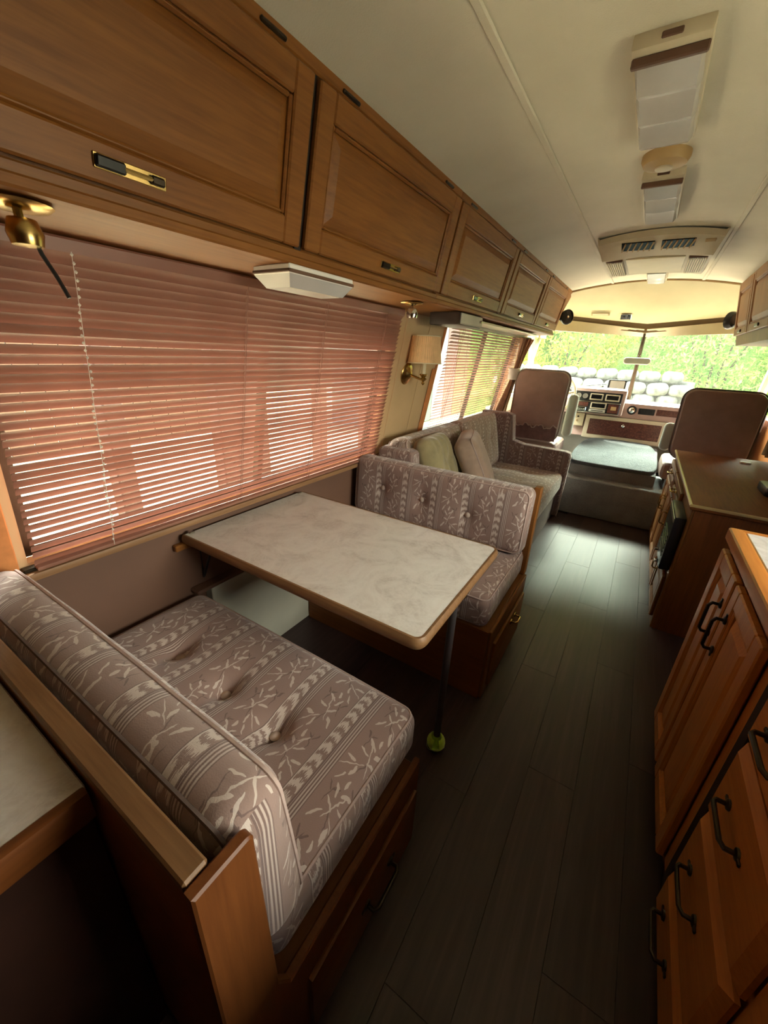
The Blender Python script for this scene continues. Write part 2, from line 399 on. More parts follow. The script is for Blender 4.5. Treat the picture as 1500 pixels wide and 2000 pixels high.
# ---------------------------------------------------------------- cushion shapes
def cush_def(hu, hv, hw, bulge, buttons, dimple, s=.05):
    def f(u, v, wv):
        k = max(0, min(1, (wv / hw + 1) / 2)); a = max(0, 1 - (u / hu) ** 2); b = max(0, 1 - (v / hv) ** 2)
        d = bulge * math.sqrt(a * b)
        for bu, bv in buttons:
            r2 = (u - bu) ** 2 + (v - bv) ** 2
            d -= dimple * (.5 * math.exp(-r2 / (s * .55) ** 2) + .4 * math.exp(-r2 / (s * 1.9) ** 2))
            d -= dimple * .25 * math.exp(-abs(u - bu) / .012) * math.exp(-((v - bv) / .10) ** 2)
        return wv + k * d
    return f
def cushion(mb, hu, hv, hw, r, f, nu=28, nv=20, nw=6):
    tb = bmesh.new(); seen = {}
    def vert(p):
        q = tuple(max(-h, min(h, c)) for c, h in zip(p, (hu, hv, hw)))
        inner = [max(-(h - r), min(h - r, c)) for c, h in zip(q, (hu, hv, hw))]
        d = Vector([a - b for a, b in zip(q, inner)])
        if d.length > 1e-9: d = d.normalized() * r
        P = Vector(inner) + d
        key = tuple(round(c, 5) for c in P)
        if key not in seen: seen[key] = tb.verts.new((P.x, P.y, f(P.x, P.y, P.z)))
        return seen[key]
    def lin(h, n):
        k = 4; out = [-h + r * i / k for i in range(k)]
        out += [-(h - r) + 2 * (h - r) * i / n for i in range(n + 1)]
        out += [h - r + r * (i + 1) / k for i in range(k)]; return out
    A, B, C = lin(hu, nu), lin(hv, nv), lin(hw, nw)
    def face(P, Q, mk):
        for i in range(len(P) - 1):
            for j in range(len(Q) - 1):
                vs = [vert(mk(P[i], Q[j])), vert(mk(P[i + 1], Q[j])), vert(mk(P[i + 1], Q[j + 1])), vert(mk(P[i], Q[j + 1]))]
                vs = list(dict.fromkeys(vs))
                if len(vs) >= 3:
                    try: tb.faces.new(vs)
                    except ValueError: pass
    for sg in (-1, 1):
        face(A, B, lambda a, b: (a, b, sg * hw)); face(A, C, lambda a, c: (a, sg * hv, c)); face(B, C, lambda b, c: (sg * hu, b, c))
    bmesh.ops.recalc_face_normals(tb, faces=tb.faces)
    return mb._add(tb)
def pipe_path(hu, hv, hw, r, f, rc=.03, n=14):
    k = .30 * r; pts = []
    base = rrect(hu - k, hv - k, rc, 4)
    for i in range(len(base)):
        a, b = Vector(base[i]), Vector(base[(i + 1) % len(base)])
        m = max(1, int((b - a).length / .03))
        for j in range(m):
            p = a.lerp(b, j / m); pts.append((p.x, p.y, f(p.x, p.y, hw - k) + .002))
    return pts
def make_cushion(name, label, M, hu, hv, hw, r, mat, buttons=(), bulge=.02, dimple=.03, s=.05, group=None, cat='cushion', piping=True, nu=28, nv=20, bottom=True, parent=None, rb=.0135):
    f = cush_def(hu, hv, hw, bulge, buttons, dimple, s)
    org = M @ Vector((0, 0, -hw))
    t = parent or thing(name, label, cat, org, group)
    mb = MB(M); cushion(mb, hu, hv, hw, r, f, nu, nv); body = mb.build('cover' if parent is None else name, mat, t, angle=70)
    top = body if parent is not None else t
    if piping:
        mb = MB(M); mb.tube(pipe_path(hu, hv, hw, r, f), .0042, 6, True); mb.build('piping', PIPE, top)
        if bottom:
            mb = MB(M); mb.tube([(p[0], p[1], -hw + .3 * r) for p in pipe_path(hu, hv, hw, r, lambda u, v, q: q)], .004, 6, True); mb.build('piping', DKCLOTH if mat is FAB_BACK else PIPE, top)
    for bu, bv in buttons:
        mb = MB(M); z = f(bu, bv, hw) + (.014 if dimple > .04 else .007)
        mb.lathe([(.001, -.002), (rb, -.001), (rb * 1.05, .003), (rb * .7, .007), (.001, .0085)], (bu, bv, z), 12); mb.build('button', BUTTONM, top)
    return t

# ================================================================ SETTING
XL, XR, Y0, YC = -1.285, 1.03, -1.55, 4.55          # side walls, rear wall, join with the moulded front cap
def ceil_z(x): return 2.02 - .156 * (x + .13) ** 2
# floor: sub floor plus vinyl planks laid lengthwise
m = MB(); m.box((XL - .03, Y0, -.06), (XR + .03, 3.88, -.006)); fl = struct('floor', m, plain('sub_floor', (.03, .02, .018), .8))
pw, pl = .152, 1.22
meshes = []
for i in range(-4, 6):
    x0 = -.33 + i * pw
    if i < -3 or x0 > .95: continue
    y = Y0 + ((i * .41) % 1.0) * -pl
    while y < 3.87:
        a, b = max(y, Y0), min(y + pl, 3.875)
        if b - a > .08 and b > -.3:
            m = MB(); m.box((x0 + .0003, a + .0003, -.006), (x0 + pw - .0003, b - .0003, 0), .0006)
            m.build('plank', FLOOR, fl, smooth=False)
        y += pl
m = MB(); m.box((-1.28, 1.29, -.006), (-.33 - 3 * pw - .001, 3.87, 0)); m.box((-1.28, Y0, -.006), (-.33 - 3 * pw - .001, 1.289, 0)); o = m.build('plank', FLOOR, fl, smooth=False)

# ceiling: shallow arch in three lengthwise panels, seams covered by half round strips
def arch(xa, xb, ya, yb, n=8, drop=0, th=.03):
    rows = []
    for y in (ya, yb): rows.append([(xa + (xb - xa) * k / n, y, ceil_z(xa + (xb - xa) * k / n) - drop) for k in range(n + 1)])
    top = [[(p[0], p[1], p[2] + th) for p in r] for r in rows]
    V = rows[0] + rows[1] + top[0] + top[1]; q = n + 1; F = []
    for k in range(n): F += [(k, k + 1, q + k + 1, q + k), (2 * q + k, 3 * q + k, 3 * q + k + 1, 2 * q + k + 1), (k, 2 * q + k, 2 * q + k + 1, k + 1), (q + k, q + k + 1, 3 * q + k + 1, 3 * q + k)]
    F += [(0, q, 3 * q, 2 * q), (n, 2 * q + n, 3 * q + n, q + n)]
    return V, F
m = MB(); m.raw(*arch(XL - .03, XR + .03, Y0, YC, 28)); ce = struct('ceiling', m, CEIL, loc=(0, 0, 0), angle=20)
for i, sx in enumerate((-.466, .200)):
    m = MB(); m.box((sx - .011, Y0, ceil_z(sx) - .006), (sx + .011, YC, ceil_z(sx) + .002), .003); struct('trim_%d' % (i + 1), m, CEIL)
m = MB(); n = 16
for k in range(n):
    xa, xb = -.86 + 1.46 * k / n, -.86 + 1.46 * (k + 1) / n
    m.raw([(xa, YC - .012, ceil_z(xa) - .012), (xb, YC - .012, ceil_z(xb) - .012), (xb, YC + .012, ceil_z(xb) - .012), (xa, YC + .012, ceil_z(xa) - .012), (xa, YC - .012, ceil_z(xa)), (xb, YC - .012, ceil_z(xb)), (xb, YC + .012, ceil_z(xb)), (xa, YC + .012, ceil_z(xa))],
          [(0, 1, 2, 3), (4, 7, 6, 5), (0, 4, 5, 1), (2, 6, 7, 3), (0, 3, 7, 4), (1, 5, 6, 2)])
struct('trim_3', m, TAN)
# roof skin above the ceiling
m = MB(); m.raw(*arch(XL - .06, XR + .06, Y0 - .05, 5.3, 12, -.10, .04)); struct('roof', m, ROOFM, loc=(0, 0, 0))

# left wall: upright below the sill, leaning in above it
SZ = .762
LW = frame((XL, 0, SZ), (0, 1, 0), (.1805, 0, .9836), (.9836, 0, -.1805))     # u along coach, v up the lean, w into the room
W1, W2 = (.275, 1.905), (2.535, 4.255); WT = .80; WB = .018
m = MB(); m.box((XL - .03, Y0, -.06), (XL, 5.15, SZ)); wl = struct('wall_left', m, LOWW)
m = MB(LW)
for a, b in ((Y0, W1[0]), (W1[1], W2[0]), (W2[1], 4.50)): m.box((a, 0, -.03), (b, 1.08, 0))
for a, b in (W1, W2): m.box((a, WT, -.03), (b, 1.08, 0)); m.box((a, 0, -.03), (b, WB, 0))
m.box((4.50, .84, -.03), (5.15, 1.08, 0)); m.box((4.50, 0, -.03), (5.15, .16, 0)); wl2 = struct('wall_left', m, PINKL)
for yy in (2.02, 2.30): 
    m = MB(LW); m.box((yy - .007, .0, 0), (yy + .007, .80, .004), .002); m.build('batten', PINKL, wl2)
m = MB(); m.box((XL, .76, 0), (XL + .045, 1.30, .46), .004); pp = struct('trim_9', m, PALEW)
m = MB(); m.box((XL, .70, .46), (XL + .05, 1.30, .475), .004); m.build('duct_cap', LOWW, pp)
# sill board and channel under the blinds
m = MB(); m.box((XL, -.8, .742), (XL + .045, 4.30, .764), .006, 2); si = struct('trim_4', m, TRIMW)
m = MB(); m.box((XL + .004, W1[0] - .02, .764), (XL + .03, W1[1] + .02, .774), .003); m.build('channel', BRONZE, si)
m = MB(); m.box((XL + .004, W2[0] - .02, .764), (XL + .03, W2[1] + .02, .774), .003); m.build('channel', BRONZE, si)
for i, (a, b) in enumerate((W1, W2)):
    m = MB(LW)
    for c in ((a, WB, a + .03, WT), (b - .03, WB, b, WT), (a + .03, WT - .03, b - .03, WT), (a + .03, WB, b - .03, WB + .03), ((a + b) / 2 - .012, WB + .03, (a + b) / 2 + .012, WT - .03)): m.box((c[0], c[1], -.06), (c[2], c[3], -.031))
    wn = struct('window_%d' % (i + 1), m, BRONZE)
    for c0, c1 in ((a + .03, (a + b) / 2 - .012), ((a + b) / 2 + .012, b - .03)):
        m = MB(LW); m.box((c0, WB + .03, -.050), (c1, WT - .03, -.046)); m.build('pane', GLASS, wn, smooth=False)
m = MB(LW)
for c in ((4.50, .16, 4.53, .84), (5.12, .16, 5.15, .84), (4.53, .16, 5.12, .19), (4.53, .81, 5.12, .84)): m.box((c[0], c[1], -.03), (c[2], c[3], 0))
wn = struct('window_3', m, CREAM); m = MB(LW); m.box((4.53, .19, -.018), (5.12, .81, -.014)); m.build('pane', GLASS, wn, smooth=False)
# drape and wall strips beside the blinds, orange glow put into their colour
m = MB(LW); m.sheet([[(W2[0] - .038 + .012 * (k % 2), t, .004 + .010 * (k % 2)) for k in range(4)] for t in (.0, .2, .4, .6, .79)], .003)
m.sheet([[(W2[0] - .075 + .012 * k, t, .003 + .012 * (k % 2)) for k in range(4)] for t in (.0, .3, .50)], .003)
tag(m.build('drape_edge', ORANGE), 'narrow drape strip with orange glow in its colour along the near edge of the far blind', 'curtain')
m = MB(LW); m.box((W1[0] - .10, 0, 0), (W1[0] - .02, .78, .006), .003); struct('trim_5', m, ORANGE)

# right wall with galley window, door and cab window (outside the frame)
m = MB(); G3 = (.30, 1.60, 1.02, 1.52)
m.box((XR, Y0, -.06), (XR + .03, 4.5, G3[2])); m.box((XR, Y0, G3[3]), (XR + .03, 5.15, 1.86)); m.box((XR, Y0, G3[2]), (XR + .03, G3[0], G3[3])); m.box((XR, G3[1], G3[2]), (XR + .03, 4.5, G3[3])); m.box((XR, 4.5, -.06), (XR + .03, 5.15, .90))
wr = struct('wall_right', m, WAL['z'])
m = MB(); m.box((XR + .012, G3[0], G3[2]), (XR + .016, G3[1], G3[3])); struct('window_4', m, GLASS, smooth=False)
m = MB(); m.box((XR + .012, 4.5, .90), (XR + .016, 5.15, 1.52)); struct('window_5', m, GLASS, smooth=False)
m = MB(); m.box((XL - .03, Y0 - .03, -.06), (XR + .03, Y0, 2.05)); struct('wall_rear', m, OAK['z'])

# moulded front cap over the cab
XC = -.13
def capline(t, n=25):
    """t 0 at the ceiling joint, 1 at the dark recess above the visors"""
    pts = []
    for k in range(n):
        x = XL + (XR - XL) * k / (n - 1); q = abs(x - XC)
        z0 = ceil_z(x); z1 = 1.722 + .072 * min(1, q / .75); zz = z0 + (z1 - z0) * t - .02 * math.sin(PI * t)
        y = YC + (.55 - .12 * q * q) * (t ** .8)
        pts.append((x, y, zz))
    return pts
m = MB(); m.sheet([capline(t / 6) for t in range(7)], .015); wf = struct('wall_front', m, CAPM, loc=(0, 0, 0), angle=60)
def fl_y(x, z):                         # windshield surface
    q = abs(x - XC); return 5.50 - .28 * q / 1.15 - .24 * (z - .95) / .7
rec = capline(1); 
m = MB(); m.sheet([[(p[0], p[1] - .002, p[2] + .004) for p in rec], [(p[0], p[1] + .040, p[2] + .002) for p in rec], [(p[0], p[1] + .050, p[2] - .085) for p in rec], [(p[0], fl_y(p[0], 1.62) + .02, p[2] - .085) for p in rec]], .008); m.build('recess', plain('recess_shaded_tan', (.17, .115, .055), .7), wf)  # tan darkened in its colour for the shade inside the hollow
# visors: two cream vinyl panels meeting at the centre in a shallow V
for nm, xa, xb, lab in (('visor', -1.06, XC - .012, 'cream sun visor panel above the windshield on the driver side'), ('visor', XC + .012, .83, 'cream sun visor panel above the windshield on the passenger side')):
    rows = [[], []]
    for k in range(13):
        x = xa + (xb - xa) * k / 12; q = abs(x - XC); z1 = 1.668 + .068 * min(1, q / .75)
        rows[0].append((x, 5.138 - .12 * q * q, z1)); rows[1].append((x, fl_y(x, 1.62) - .05, 1.603 + .03 * min(1, q)))
    m = MB(); m.sheet(rows, .012); tag(m.build(nm, VISOR), lab, 'sun visor')
# windshield: two panes, centre bar, corner posts, sill
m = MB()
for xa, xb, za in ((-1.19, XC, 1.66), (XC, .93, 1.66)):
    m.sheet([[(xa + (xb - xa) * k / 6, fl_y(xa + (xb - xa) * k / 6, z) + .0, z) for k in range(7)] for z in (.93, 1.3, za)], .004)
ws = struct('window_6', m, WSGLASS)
m = MB(); m.tube([(XC, fl_y(XC, z) - .012, z) for z in (.93, 1.2, 1.66)], [.026, .020, .017], 10); m.build('centre_post', BRONZE, ws)
for sx, yb in ((-1.205, 5.17), (.945, 5.2)):
    m = MB(); m.tube([(sx, fl_y(sx, z), z) for z in (.80, 1.3, 1.72)], .035, 8); m.build('corner_post', BEIGE, ws)
m = MB(); m.box((-1.27, 5.0, 1.56), (-1.12, 5.30, 1.86)); m.box((.90, 5.0, 1.56), (XR, 5.30, 1.86)); m.build('header', CAPM, ws)
m = MB(); m.box((-1.30, 5.46, -.06), (XR + .02, 5.56, .93)); m.box((XL - .03, 5.15, -.06), (XL, 5.50, .93)); m.box((XR, 5.15, -.06), (XR + .03, 5.50, .90)); struct('wall_cab', m, GREYV)
# raised cab floor with carpeted riser
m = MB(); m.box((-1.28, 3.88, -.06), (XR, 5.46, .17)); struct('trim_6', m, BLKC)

# ================================================================ ENGINE COVER AND CAB
t = thing('engine_cover', 'grey carpeted engine cover rising in two steps between the cab seats', 'engine cover', (-.05, 3.87, 0))
m = MB(); m.box((-.48, 3.87, 0), (.345, 4.5, .345), .02, 3); m.build('step', CARPET, t)
m = MB(); m.prism([(4.02, .345), (4.9, .345), (4.9, .52), (4.02, .43)], -.40, .26, .015, 2); 
o = MB(frame((0, 0, 0), (0, 1, 0), (0, 0, 1), (1, 0, 0))); o.prism([(4.02, .335), (4.92, .335), (4.92, .53), (4.02, .44)], -.43, .27, .02, 2); o.build('hump', CARPET, t); m.bm.free()
m = MB(frame((0, 0, 0), (1, 0, 0), (0, math.cos(.105), math.sin(.105)), (0, -math.sin(.105), math.cos(.105))))
out = [(-.45, 4.05), (-.30, 4.02), (.12, 4.02), (.265, 4.05), (.268, 4.5), (.22, 4.86), (.10, 4.94), (-.28, 4.94), (-.40, 4.86), (-.455, 4.5)]
def smoothpoly(P, it=2):
    for _ in range(it):
        Q = []
        for i in range(len(P)):
            a, b = P[i], P[(i + 1) % len(P)]
            Q += [(a[0] * .75 + b[0] * .25, a[1] * .75 + b[1] * .25), (a[0] * .25 + b[0] * .75, a[1] * .25 + b[1] * .75)]
        P = Q
    return P
m.prism(smoothpoly(out), .018, .055, .016, 3)
o = m.build('fleece_mat', FLEECE); tag(o, 'thick pale grey fleece mat lying on the engine cover', 'mat')

# dashboard
t = thing('dashboard', 'mauve dashboard with instrument cluster, vents and burl glove panel', 'dashboard', (-.05, 5.0, .55))
m = MB(frame((0, 0, 0), (0, 1, 0), (0, 0, 1), (1, 0, 0))); m.prism([(4.97, .795), (5.46, .72), (5.46, .945), (5.06, .965), (4.98, .945)], -1.25, XR - .02, .012, 2); m.build('top_panel', DASHM, t)
m = MB(frame((0, 0, 0), (0, 1, 0), (0, 0, 1), (1, 0, 0))); m.prism([(4.965, .56), (5.46, .56), (5.46, .73), (4.99, .79)], -.62, .98, .008, 1); m.build('lower_panel', DASHM, t)
DF = lambda y: frame((0, y, 0), (1, 0, 0), (0, 0, 1), (0, -1, 0))
# instrument cluster, standing proud on the driver side
m = MB(frame((0, 0, 0), (0, 1, 0), (0, 0, 1), (1, 0, 0))); m.prism([(4.80, .825), (5.10, .80), (5.12, 1.06), (4.93, 1.085), (4.86, 1.07)], -.66, -.135, .012, 2); cl = m.build('cluster_hood', DASHM, t)
CF = frame((0, 4.80, .825), (1, 0, 0), (0, .238, .9713), (0, -.9713, .238))
m = MB(CF); m.box((-.615, .010, -.004), (-.165, .222, .004), .003); m.build('cluster_face', BLACK, t)
m = MB(CF); m.box((-.615, .112, .004), (-.165, .122, .010), .002); m.box((-.615, .004, .003), (-.165, .012, .010), .002); m.build('chrome_strip', CHROME, t)
m = MB(CF); m.box((-.60, .068, .004), (-.465, .108, .008), .002); m.build('burl_inlay', BURL, t)
m = MB(CF); m.box((-.272, .020, .004), (-.172, .108, .008), .002); m.build('burl_inlay', BURL, t)
GAUGE = plain('gauge_face', (.30, .28, .25), .3)
for gx in (-.575, -.512):
    m = MB(CF); m.lathe([(.026, .003), (.026, .012), (.021, .012), (.021, .007), (.001, .007)], (gx, .172, 0), 20); m.build('gauge', GAUGE, t)
for a, b in ((-.465, -.340), (-.318, -.185)):
    m = MB(CF); m.box((a, .138, .003), (b, .205, .010), .004); v = m.build('vent', BEIGE, t)
    m = MB(CF); m.box((a + .012, .150, .010), (b - .012, .193, .013), .002); m.build('vent_slot', GLOSSBLK, v)
m = MB(CF); m.box((-.60, .018, .004), (-.475, .060, .014), .004); v = m.build('radio', CHROME, t)
for k in range(6):
    m = MB(CF); m.box((-.592 + k * .019, .024, .014), (-.578 + k * .019, .036, .017), .001); m.build('radio_button', BLACK, v)
m = MB(CF); m.box((-.590, .042, .014), (-.487, .055, .016), .001); m.build('radio_display', GLOSSBLK, v)
m = MB(CF); m.box((-.440, .050, .004), (-.290, .112, .014), .004); v = m.build('vent', BEIGE, t)
m = MB(CF); m.box((-.428, .062, .014), (-.302, .104, .017), .002); m.build('vent_slot', GLOSSBLK, v)
m = MB(CF); m.box((-.445, .016, .004), (-.290, .044, .013), .003); m.build('heater_control', GREYV, t)
m = MB(CF); m.box((-.425, .026, .013), (-.310, .034, .015), .001); m.build('heater_slider', BLACK, t)
m = MB(CF); m.box((-.245, .048, .008), (-.195, .085, .012), .003); m.build('switch', TAN, t)
# right half of the dash
D2 = frame((0, 4.9695, .795), (1, 0, 0), (0, .066, .998), (0, -.998, .066))
m = MB(D2); m.lathe([(.045, -.002), (.045, .012), (.036, .014), (.034, .008), (.001, .008)], (-.055, .085, 0), 24); rv = m.build('round_vent', BLACK, t)
m = MB(D2); m.lathe([(.030, .008), (.028, .020), (.016, .028), (.001, .030)], (-.055, .085, 0), 20); m.build('vent_dome', CHROME, rv)
m = MB(D2); m.box((.005, .052, -.004), (.150, .112, .006), .004); v = m.build('grille', BLACK, t)
for k in range(9):
    m = MB(D2); m.box((.014 + k * .0145, .058, .006), (.019 + k * .0145, .106, .010), .001); m.build('fin', BLACK, v)
m = MB(D2); m.box((.165, .055, -.004), (.80, .115, .004), .003); m.build('burl_strip', BURL, t)
# glove panel and its frame below the dash
D3 = frame((0, 4.93, .58), (1, 0, 0), (0, .06, .9982), (0, -.9982, .06))
m = MB(D3); m.box((-.47, -.03, -.03), (.30, .215, .012), .012, 2); gp = m.build('glove_panel', BEIGE, t)
m = MB(D3); m.box((-.425, .015, .012), (.245, .178, .018), .003); m.build('burl_door', BURL, gp)
m = MB(D3); m.lathe([(.016, .018), (.016, .024), (.010, .028), (.001, .028)], (-.095, .135, 0), 16); m.build('lock', CHROME, gp)
m = MB(D3); m.box((-.62, .085, -.02), (-.485, .225, .014), .008, 2); sp = m.build('switch_panel', CREAM, t)
for a, b in ((-.590, .190), (-.545, .185), (-.598, .135), (-.550, .142)):
    m = MB(D3); m.lathe([(.011, .012), (.010, .022), (.001, .023)], (a, b, 0), 12); m.build('switch_knob', BRONZE if b != .142 else TAN, sp)
# steering wheel behind the driver seat
t = thing('steering_wheel', 'cream steering wheel partly hidden by the driver seat', 'steering wheel', (-.80, 4.72, .80))
SWM = frame((-.80, 4.66, 1.0), (1, 0, 0), (0, .42, .907), (0, -.907, .42))
m = MB(SWM); m.tube([(.205 * math.cos(a * PI / 20), .205 * math.sin(a * PI / 20), 0) for a in range(40)], .013, 8, True); m.build('rim', CREAM, t)
m = MB(SWM)
for a in (.2, PI - .2, 1.5 * PI): m.tube([(.04 * math.cos(a), .04 * math.sin(a), -.02), (.205 * math.cos(a), .205 * math.sin(a), 0)], .010, 6)
m.lathe([(.055, -.035), (.055, -.005), (.035, .004), (.001, .005)], (0, 0, 0), 16); m.build('hub', BEIGE, t)
m = MB(); m.tube([(-.80, 4.70, .98), (-.80, 5.02, .86)], .03, 10); m.build('column', BLACK, t)
# rear-view camera monitor standing on the dash
t = thing('dash_monitor', 'small grey monitor standing on the dash beside the centre post', 'monitor', (-.25, 5.10, 1.06))
MF = frame((-.255, 5.08, 1.115), (.985, .17, 0), (0, .1, .995), (.17, -.98, .1))
m = MB(MF); m.prism(rrect(.085, .052, .014), -.05, .0, .006, 2); m.build('case', BLACK, t)
m = MB(MF); m.prism(rrect(.070, .040, .010), 0, .002); m.build('screen', plain('grey_screen', (.42, .42, .37), .25), t)
m = MB(); m.tube([(-.25, 5.10, 1.075), (-.25, 5.11, 1.02), (-.25, 5.12, .955)], .012, 8); m.build('bracket', BLACK, t)
# wiper arm outside the driver pane
t = thing('windshield_wiper', 'thin black wiper arm lying across the driver side windshield pane', 'wiper', (-.6, 5.45, 1.0))
W_ = lambda x, z: (x, fl_y(x, z) + .03, z)
m = MB(); m.tube([W_(-.92, .99), W_(-.62, 1.06), W_(-.34, 1.11)], .007, 6); m.build('arm', BLACK, t)
m = MB(); m.tube([W_(-.74, 1.015), W_(-.45, 1.075), W_(-.22, 1.12)], .005, 6); m.build('blade', BLACK, t)
# interior mirror on the centre post
t = thing('interior_mirror', 'cream backed rear-view mirror on the windshield centre post', 'mirror', (-.13, 5.20, 1.30))
m = MB(frame((-.135, 5.18, 1.36), (1, .05, 0), (0, .1, 1), (.05, -1, .1))); m.prism(rrect(.125, .032, .030), -.022, .006, .006, 2); m.build('shell', GREYV, t)
m = MB(frame((-.135, 5.18, 1.36), (1, .05, 0), (0, .1, 1), (.05, -1, .1))); m.prism(rrect(.116, .025, .024), .006, .009); m.build('mirror_glass', plain('mirror_face', (.55, .58, .50), .12, .6), t)
m = MB(); m.tube([(-.13, 5.20, 1.37), (-.13, 5.30, 1.39), (XC, fl_y(XC, 1.42) - .03, 1.42)], .010, 8); m.build('stem', CHROME, t)
# seats
def cab_seat(label, x, y, z, hu, hv, mat_side, lean=.10):
    t = thing('cab_seat', label, 'seat', (x, y + .2, .17))
    A = frame((x, y, z), (1, 0, 0), (0, lean, math.sqrt(1 - lean * lean)), (0, -math.sqrt(1 - lean * lean), lean))
    m = MB(A); m.prism(rrect(hu, hv, .09, 6, .06), -.11, 0, .03, 3); m.build('backrest', mat_side, t, angle=60)
    m = MB(A); m.prism(rrect(hu * .965, hv * .97, .085, 6, .06), -.012, .012, .010, 2); m.build('back_panel', MAUVEV, t, angle=60)
    m = MB(); m.box((x - hu, y - .02, .43), (x + hu, y + .48, .58), .05, 3); m.build('seat', MAUVEV, t)
    m = MB(); m.box((x - .18, y + .05, .17), (x + .18, y + .42, .43), .02); m.build('pedestal', BLACK, t)
    return t, A
t, A = cab_seat('mauve vinyl driver seat seen from behind with a gathered map pocket', -.835, 4.10, .92, .25, .325, GREYV)
rows = []
for i in range(6):
    v = -.318 + .15 * i / 5
    rows.append([(-.225 + .45 * k / 24, v + (.016 * math.sin(k * .9) + .010 * math.sin(k * 2.3 + 1) if i == 5 else 0) + (-.02 + .000 * k if i == 5 else 0), .014 + .020 * (i / 5) + .008 * math.sin(k * 1.7 + i) * (i / 5)) for k in range(25)])
m = MB(A); m.sheet(rows, .004); pk = m.build('map_pocket', plain('mauve_pocket', (.17, .085, .075), .6, 0, .1, 30), t)
m = MB(A); m.tube([(p[0], p[1], p[2] + .002) for p in rows[5]], .006, 6); m.build('pocket_hem', PIPE, pk)
m = MB(A); m.tube([(q[0], q[1], -.02) for q in rrect(.252, .327, .09, 6, .06)], .006, 6, True); m.build('piping', PIPE, t)
m = MB(frame((-.545, 4.26, .84), (1, 0, 0), (0, .10, .995), (0, -.995, .10))); m.prism(rrect(.043, .20, .04), -.07, .03, .02, 3); m.build('armrest', GREYV, t)
t, A = cab_seat('brown vinyl passenger seat seen from behind above the walnut cabinet', .545, 4.02, .905, .265, .275, MAUVEV, .12)
m = MB(A); m.tube([(q[0], q[1], -.015) for q in rrect(.268, .278, .09, 6, .06)], .006, 6, True); m.build('piping', BROWNSTR, t)
m = MB(frame((.262, 4.12, .775), (1, 0, 0), (0, .12, .993), (0, -.993, .12))); m.prism(rrect(.040, .115, .036), -.08, .04, .018, 3); m.build('armrest', GREYV, t)
# fans on both sides of the cap
def fan(label, c, nx):
    t = thing('dash_fan', label, 'fan', c)
    A = frame(c, (0, 1, 0), (0, 0, 1), (1, 0, 0)) if nx > 0 else frame(c, (0, -1, 0), (0, 0, 1), (-1, 0, 0))
    A = A @ Matrix.Rotation(-.75, 4, 'X' if False else 'Y')
    m = MB(A); m.lathe([(.052, -.03), (.066, -.01), (.068, .012), (.062, .016), (.060, .002), (.001, .0)], (0, 0, 0), 24); m.build('housing', BLACK, t)
    m = MB(A)
    for r in (.02, .035, .05): m.tube([(r * math.cos(k * PI / 10), r * math.sin(k * PI / 10), .014) for k in range(20)], .002, 5, True)
    for k in range(6): m.tube([(0, 0, .016), (.062 * math.cos(k * PI / 3), .062 * math.sin(k * PI / 3), .013)], .002, 5)
    m.build('guard', BRONZE, t)
    m = MB(A); m.lathe([(.012, .012), (.012, .02), (.001, .021)], (0, 0, 0), 12); m.build('hub', CHROME, t)
    m = MB(); m.tube([(c[0], c[1] + .02, c[2] - .02), (c[0] - nx * .02, c[1] + .0, c[2] - .045), (c[0] - nx * .05, c[1] - (.05 if nx > 0 else .20), c[2] - .02)], .011, 8); m.build('bracket', BLACK, t)
fan('round black fan at the end of the left overhead cabinets', (-.800, 4.53, 1.725), 1)
fan('round black fan half hidden behind the right overhead cabinet', (.470, 4.56, 1.700), -1)
# switch plate and raised label on the cap
CP = frame((-.325, 4.975, 1.765), (1, -.02, 0), (.0, -.62, .785), (0, -.785, -.62))
m = MB(CP); m.box((-.048, -.030, -.004), (.048, .030, .008), .003); o = m.build('switch_plate', CHROME, loc=(-.325, 4.975, 1.735)); tag(o, 'small silver switch plate on the moulded cap above the windshield', 'switch')
for a, b, sc in ((-.018, 0, 1), (.020, -.012, .7), (.022, .012, .6)):
    m = MB(CP); m.lathe([(.012 * sc, .006), (.011 * sc, .015), (.001, .016)], (a, b, 0), 12); m.build('knob', BLACK, o)
CP2 = frame((-.555, 4.93, 1.785), (1, .06, 0), (.0, -.62, .785), (0, -.785, -.62))
m = MB(CP2); m.box((-.085, -.018, -.004), (.085, .018, .005), .003); o = m.build('name_plate', CAPM); tag(o, 'cream raised rectangular plate beside the silver switch plate', 'plate')
m = MB(CP2); m.box((-.070, -.010, .005), (.070, .010, .007), .002); m.build('raised_bar', CREAM, o)

